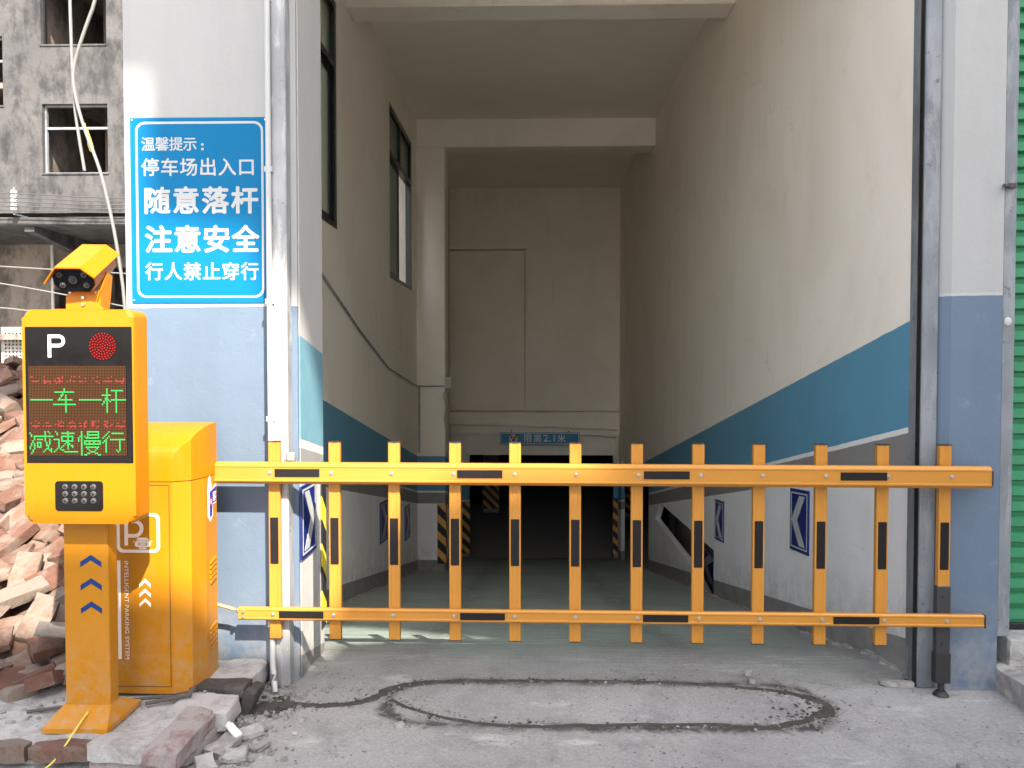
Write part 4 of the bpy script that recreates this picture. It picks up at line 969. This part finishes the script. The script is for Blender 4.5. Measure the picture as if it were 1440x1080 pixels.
while len(pts) < 285 and tries < 40000:
    tries += 1
    y = rnd.uniform(3.12, 6.5); r_ = rnd.uniform(-.725, -.575) if len(pts) % 5 else rnd.uniform(-.98, -.725); x = r_ * y
    if x > -1.93: continue
    if any((x - a) ** 2 + (y - b_) ** 2 < (.088 if y < 4.6 else .115) ** 2 * (.8 + .5 * c_) for a, b_, c_ in pts): continue
    pts.append((x, y, rnd.random()))
    k = rnd.choices(range(6), (5, 6, 2, 2, 1.2, 3))[0]
    gx = (heap(x + .1, y) - heap(x - .1, y)) / .2; gy = (heap(x, y + .1) - heap(x, y - .1)) / .2
    rz = rnd.uniform(0, 2 * math.pi)
    q = Vector((-gx, -gy, 1)).normalized().to_track_quat('Z', 'Y').to_matrix().to_4x4() @ Matrix.Rotation(rz, 4, 'Z') @ Matrix.Rotation(rnd.gauss(0, .28), 4, 'X') @ Matrix.Rotation(rnd.gauss(0, .28), 4, 'Y')
    put_brick(k, (x, y, heap(x, y) + rnd.uniform(.01, .12)), q.to_euler())
bm = MB(); bm.tube([(-3.62 + .10 * math.cos(a), 5.0 + .03 * math.sin(a), .93 + .09 * math.sin(a)) for a in [k * .5 for k in range(10)]], .017, 8, 1)
tag(bm.build('pipe_hoop', 'pvc', None, True), 'pale bent plastic pipe sticking out of the rubble heap', 'pipe')

# ================================================================ cable trench, crumbs, twigs, litter
def strip(mb, path, widths, seed, h=.007):
    P = [Vector((*p, 0)) for p in path]; W = list(widths)
    for _ in range(3):
        Q, U = [P[0]], [W[0]]
        for i in range(len(P) - 1): Q += [P[i].lerp(P[i + 1], .25), P[i].lerp(P[i + 1], .75)]; U += [W[i] * .75 + W[i + 1] * .25, W[i] * .25 + W[i + 1] * .75]
        P, W = Q + [P[-1]], U + [W[-1]]
    rows = []
    for i, p in enumerate(P):
        t = (P[min(i + 1, len(P) - 1)] - P[max(0, i - 1)]).normalized(); n = Vector((-t.y, t.x, 0)); row = []
        for k in range(9):
            s_ = k / 4 - 1; j = 1 + .8 * noise.noise(Vector((p.x * 11, p.y * 11, seed + (3 if s_ > 0 else 0)))) + .55 * noise.noise(Vector((p.x * 34, p.y * 40, seed + (3 if s_ > 0 else 0))))
            q = p + n * (s_ * W[i] * j)
            z = gz(q.x, q.y) + (h * (1 - s_ * s_) * (.75 + .6 * noise.noise(Vector((q.x * 30, q.y * 30, seed)))) if abs(s_) < 1 else -.004)
            row.append(mb.bm.verts.new((q.x, q.y, z + .0015)))
        rows.append(row)
    for a, b_ in zip(rows, rows[1:]):
        for k in range(8): mb.bm.faces.new((a[k], a[k + 1], b_[k + 1], b_[k]))
bm = MB()
strip(bm, [(-1.24, 3.25), (-1.05, 3.24), (-.86, 3.24), (-.70, 3.29), (-.63, 3.40), (-.58, 3.47), (-.30, 3.505), (-.14, 3.512), (.37, 3.508), (.82, 3.495), (1.14, 3.42), (1.235, 3.34)], (.05, .022, .018, .032, .036, .028, .010, .009, .009, .011, .014, .018), 1)
strip(bm, [(1.20, 3.39), (1.262, 3.31), (1.262, 3.24), (1.15, 3.16), (1.0, 3.09), (.93, 3.075), (.73, 3.112), (.33, 3.105), (-.06, 3.072), (-.30, 3.107), (-.46, 3.187), (-.60, 3.30)], (.016, .026, .030, .024, .018, .018, .013, .011, .012, .008, .007, .012), 5)
strip(bm, [(-1.00, 3.235), (-1.08, 3.22), (-1.17, 3.20), (-1.23, 3.19)], (.03, .055, .085, .09), 9, .02)
kind(tag(bm.build('trench_mortar', 'mortar', None, True), 'dark mortar filling a looped cable trench in the grey concrete', 'mortar'), 'stuff')
bm = MB(); bm.X = Matrix.Translation((-1.30, 3.195, .086)); rough_block(bm, .235, .105, .052, 71, .008, .02, 6)
bm.X = Matrix.Translation((-1.172, 3.195, .045)) @ Matrix.Rotation(R(24), 4, 'Y'); rough_block(bm, .05, .125, .115, 72, .010, .02, 6)
tag(bm.build('mortar_ridge', 'mortar', None, True), 'fresh dark mortar ridge covering the cable over the ledge edge', 'mortar')
rnd = random.Random(3); bm = MB()
def crumb(x, y, r_, z=None):
    z = (gz(x, y) if z is None else z); k = len(bm.bm.verts)
    vs = bmesh.ops.create_icosphere(bm.bm, subdivisions=1, radius=r_, matrix=Matrix.Translation((x, y, z + r_ * .3)) @ Matrix.Rotation(rnd.uniform(0, 6), 4, 'Z') @ Matrix.Diagonal((rnd.uniform(.8, 1.5), rnd.uniform(.7, 1.1), rnd.uniform(.45, .8), 1)))['verts']
    for v in vs: v.co += Vector((rnd.uniform(-1, 1), rnd.uniform(-1, 1), rnd.uniform(-1, 1))) * r_ * .28
loop_ = [(-1.05, 3.24), (-.86, 3.24), (-.64, 3.38), (-.5, 3.49), (0, 3.52), (.5, 3.51), (1.14, 3.42), (1.26, 3.28), (1.1, 3.13), (.93, 3.08), (.5, 3.10), (0, 3.09), (-.4, 3.15), (-.58, 3.28)]
for _ in range(520):
    a = rnd.choice(loop_); crumb(a[0] + rnd.gauss(0, .11), a[1] + rnd.gauss(0, .035), rnd.choice((.003, .003, .004, .005, .008)))
for _ in range(260): crumb(rnd.uniform(-1.15, 1.9), rnd.uniform(2.7, 3.6), rnd.choice((.002, .003, .003, .004, .006)))
for _ in range(420):
    t = rnd.random(); crumb(-1.20 + abs(rnd.gauss(0, .13)), rnd.uniform(2.62, 3.45), rnd.choice((.004, .006, .009, .013)))
for _ in range(320):
    x, y = rnd.uniform(-2.6, -1.24), rnd.uniform(2.78, 3.46)
    if x < CX1 and CF - .02 < y < CF + .26 and x > CX0: continue
    crumb(x, y, rnd.choice((.003, .004, .006, .010)), ledge(x, y))
for _ in range(700):
    y = rnd.uniform(3.05, 5.4); x = rnd.uniform(-1.0, -.55) * y
    if x < -1.9: crumb(x, y, rnd.choice((.008, .012, .018, .026)), heap(x, y) + .01)
gv_ = bm; bm = MB()
for _ in range(620):
    a = rnd.choice(loop_); b_ = rnd.choice(loop_[max(0, loop_.index(a) - 1):loop_.index(a) + 2]); t = rnd.random()
    crumb(a[0] + (b_[0] - a[0]) * t + rnd.gauss(0, .02), a[1] + (b_[1] - a[1]) * t + rnd.gauss(0, .018), rnd.choice((.002, .003, .004, .006)))
for _ in range(160): crumb(-1.12 + rnd.gauss(0, .07), 3.22 + rnd.gauss(0, .045), rnd.choice((.005, .008, .013)))
for _ in range(140): crumb(1.17 + rnd.gauss(0, .07), 3.22 + rnd.gauss(0, .07), rnd.choice((.002, .003, .004, .007)))
kind(tag(bm.build('dirt', 'mortar'), 'dark clods of mortar dirt strewn along the looped trench', 'dirt'), 'stuff'); bm = gv_
kind(tag(bm.build('gravel', 'pebble'), 'grey crumbs of mortar and stone scattered over the concrete', 'gravel'), 'stuff')
for k, (x, y, s_, rz) in enumerate(((-1.10, 2.98, (.10, .07, .02), 30), (-1.16, 2.86, (.12, .08, .025), 70), (-1.09, 2.80, (.09, .07, .02), 10), (-1.17, 2.73, (.10, .07, .03), 120), (-1.02, 2.87, (.07, .05, .018), 50))):
    block('mortar_chunk', (x, y, .012), s_, rz, 80 + k, 'dust', 'flat grey mortar chunk lying on the ground beside the red kerb brick', 'chunk', 'mortar chunks beside the kerb', (4, -6), .010, .03)
block('plastic_shard', (-1.145, 2.93, .045), (.085, .03, .012), -35, 90, 'white', 'white plastic shard leaning on the kerb side', 'shard', None, (0, 18), .004, .03)
block('cardboard_scrap', (-2.02, 3.30, .30), (.24, .11, .008), 20, 91, 'old_brown', 'curled brown scrap among the bricks at the heap foot', 'scrap', None, (14, 6), .012, .02)
block('green_slab_piece', (1.655, 3.50, .014), (.14, .04, .022), -4, 92, 'pebble', 'small grey green slab piece at the foot of the right rail', 'slab')
for k, (x, y) in enumerate(((1.55, 2.77), (-.52, 3.05), (1.02, 3.60), (1.01, 3.52))):
    block('stone', (x, y, .010), (.035, .028, .022), 30 * k, 95 + k, 'pebble', ('small loose stone on the concrete near the lower right', 'dark flat stone on the concrete in front of the trench', 'small stone on the concrete inside the entrance', 'smaller stone on the concrete by the entrance')[k], 'stone', None, (0, 0), .006, .02)
cable('twig', [(-1.95, 2.93, .105), (-1.75, 2.97, .118), (-1.62, 3.02, .112), (-1.50, 3.045, .116), (-1.36, 3.05, .122)], .007, 'twig', 'long dark twig lying on the ledge before the cabinet', 'twig')
cable('twig', [(-1.52, 3.00, .11), (-1.43, 3.02, .122), (-1.38, 3.06, .118), (-1.365, 3.09, .135)], .008, 'twig', 'short forked dark twig beside the cabinet corner', 'twig')
cable('twig', [(-1.72, 2.90, .108), (-1.66, 2.94, .12), (-1.60, 2.98, .114)], .006, 'twig', 'small dark twig next to the terminal base', 'twig')
cable('yellow_wire', [(-1.655, 2.835, .15), (-1.655, 2.76, .125), (-1.665, 2.715, .09), (-1.70, 2.69, .03), (-1.74, 2.66, .008), (-1.80, 2.6, .006)], .0035, 'ywire', 'thin yellow wire running from the terminal base down to the ground', 'wire')
print('objects', len(bpy.data.objects))
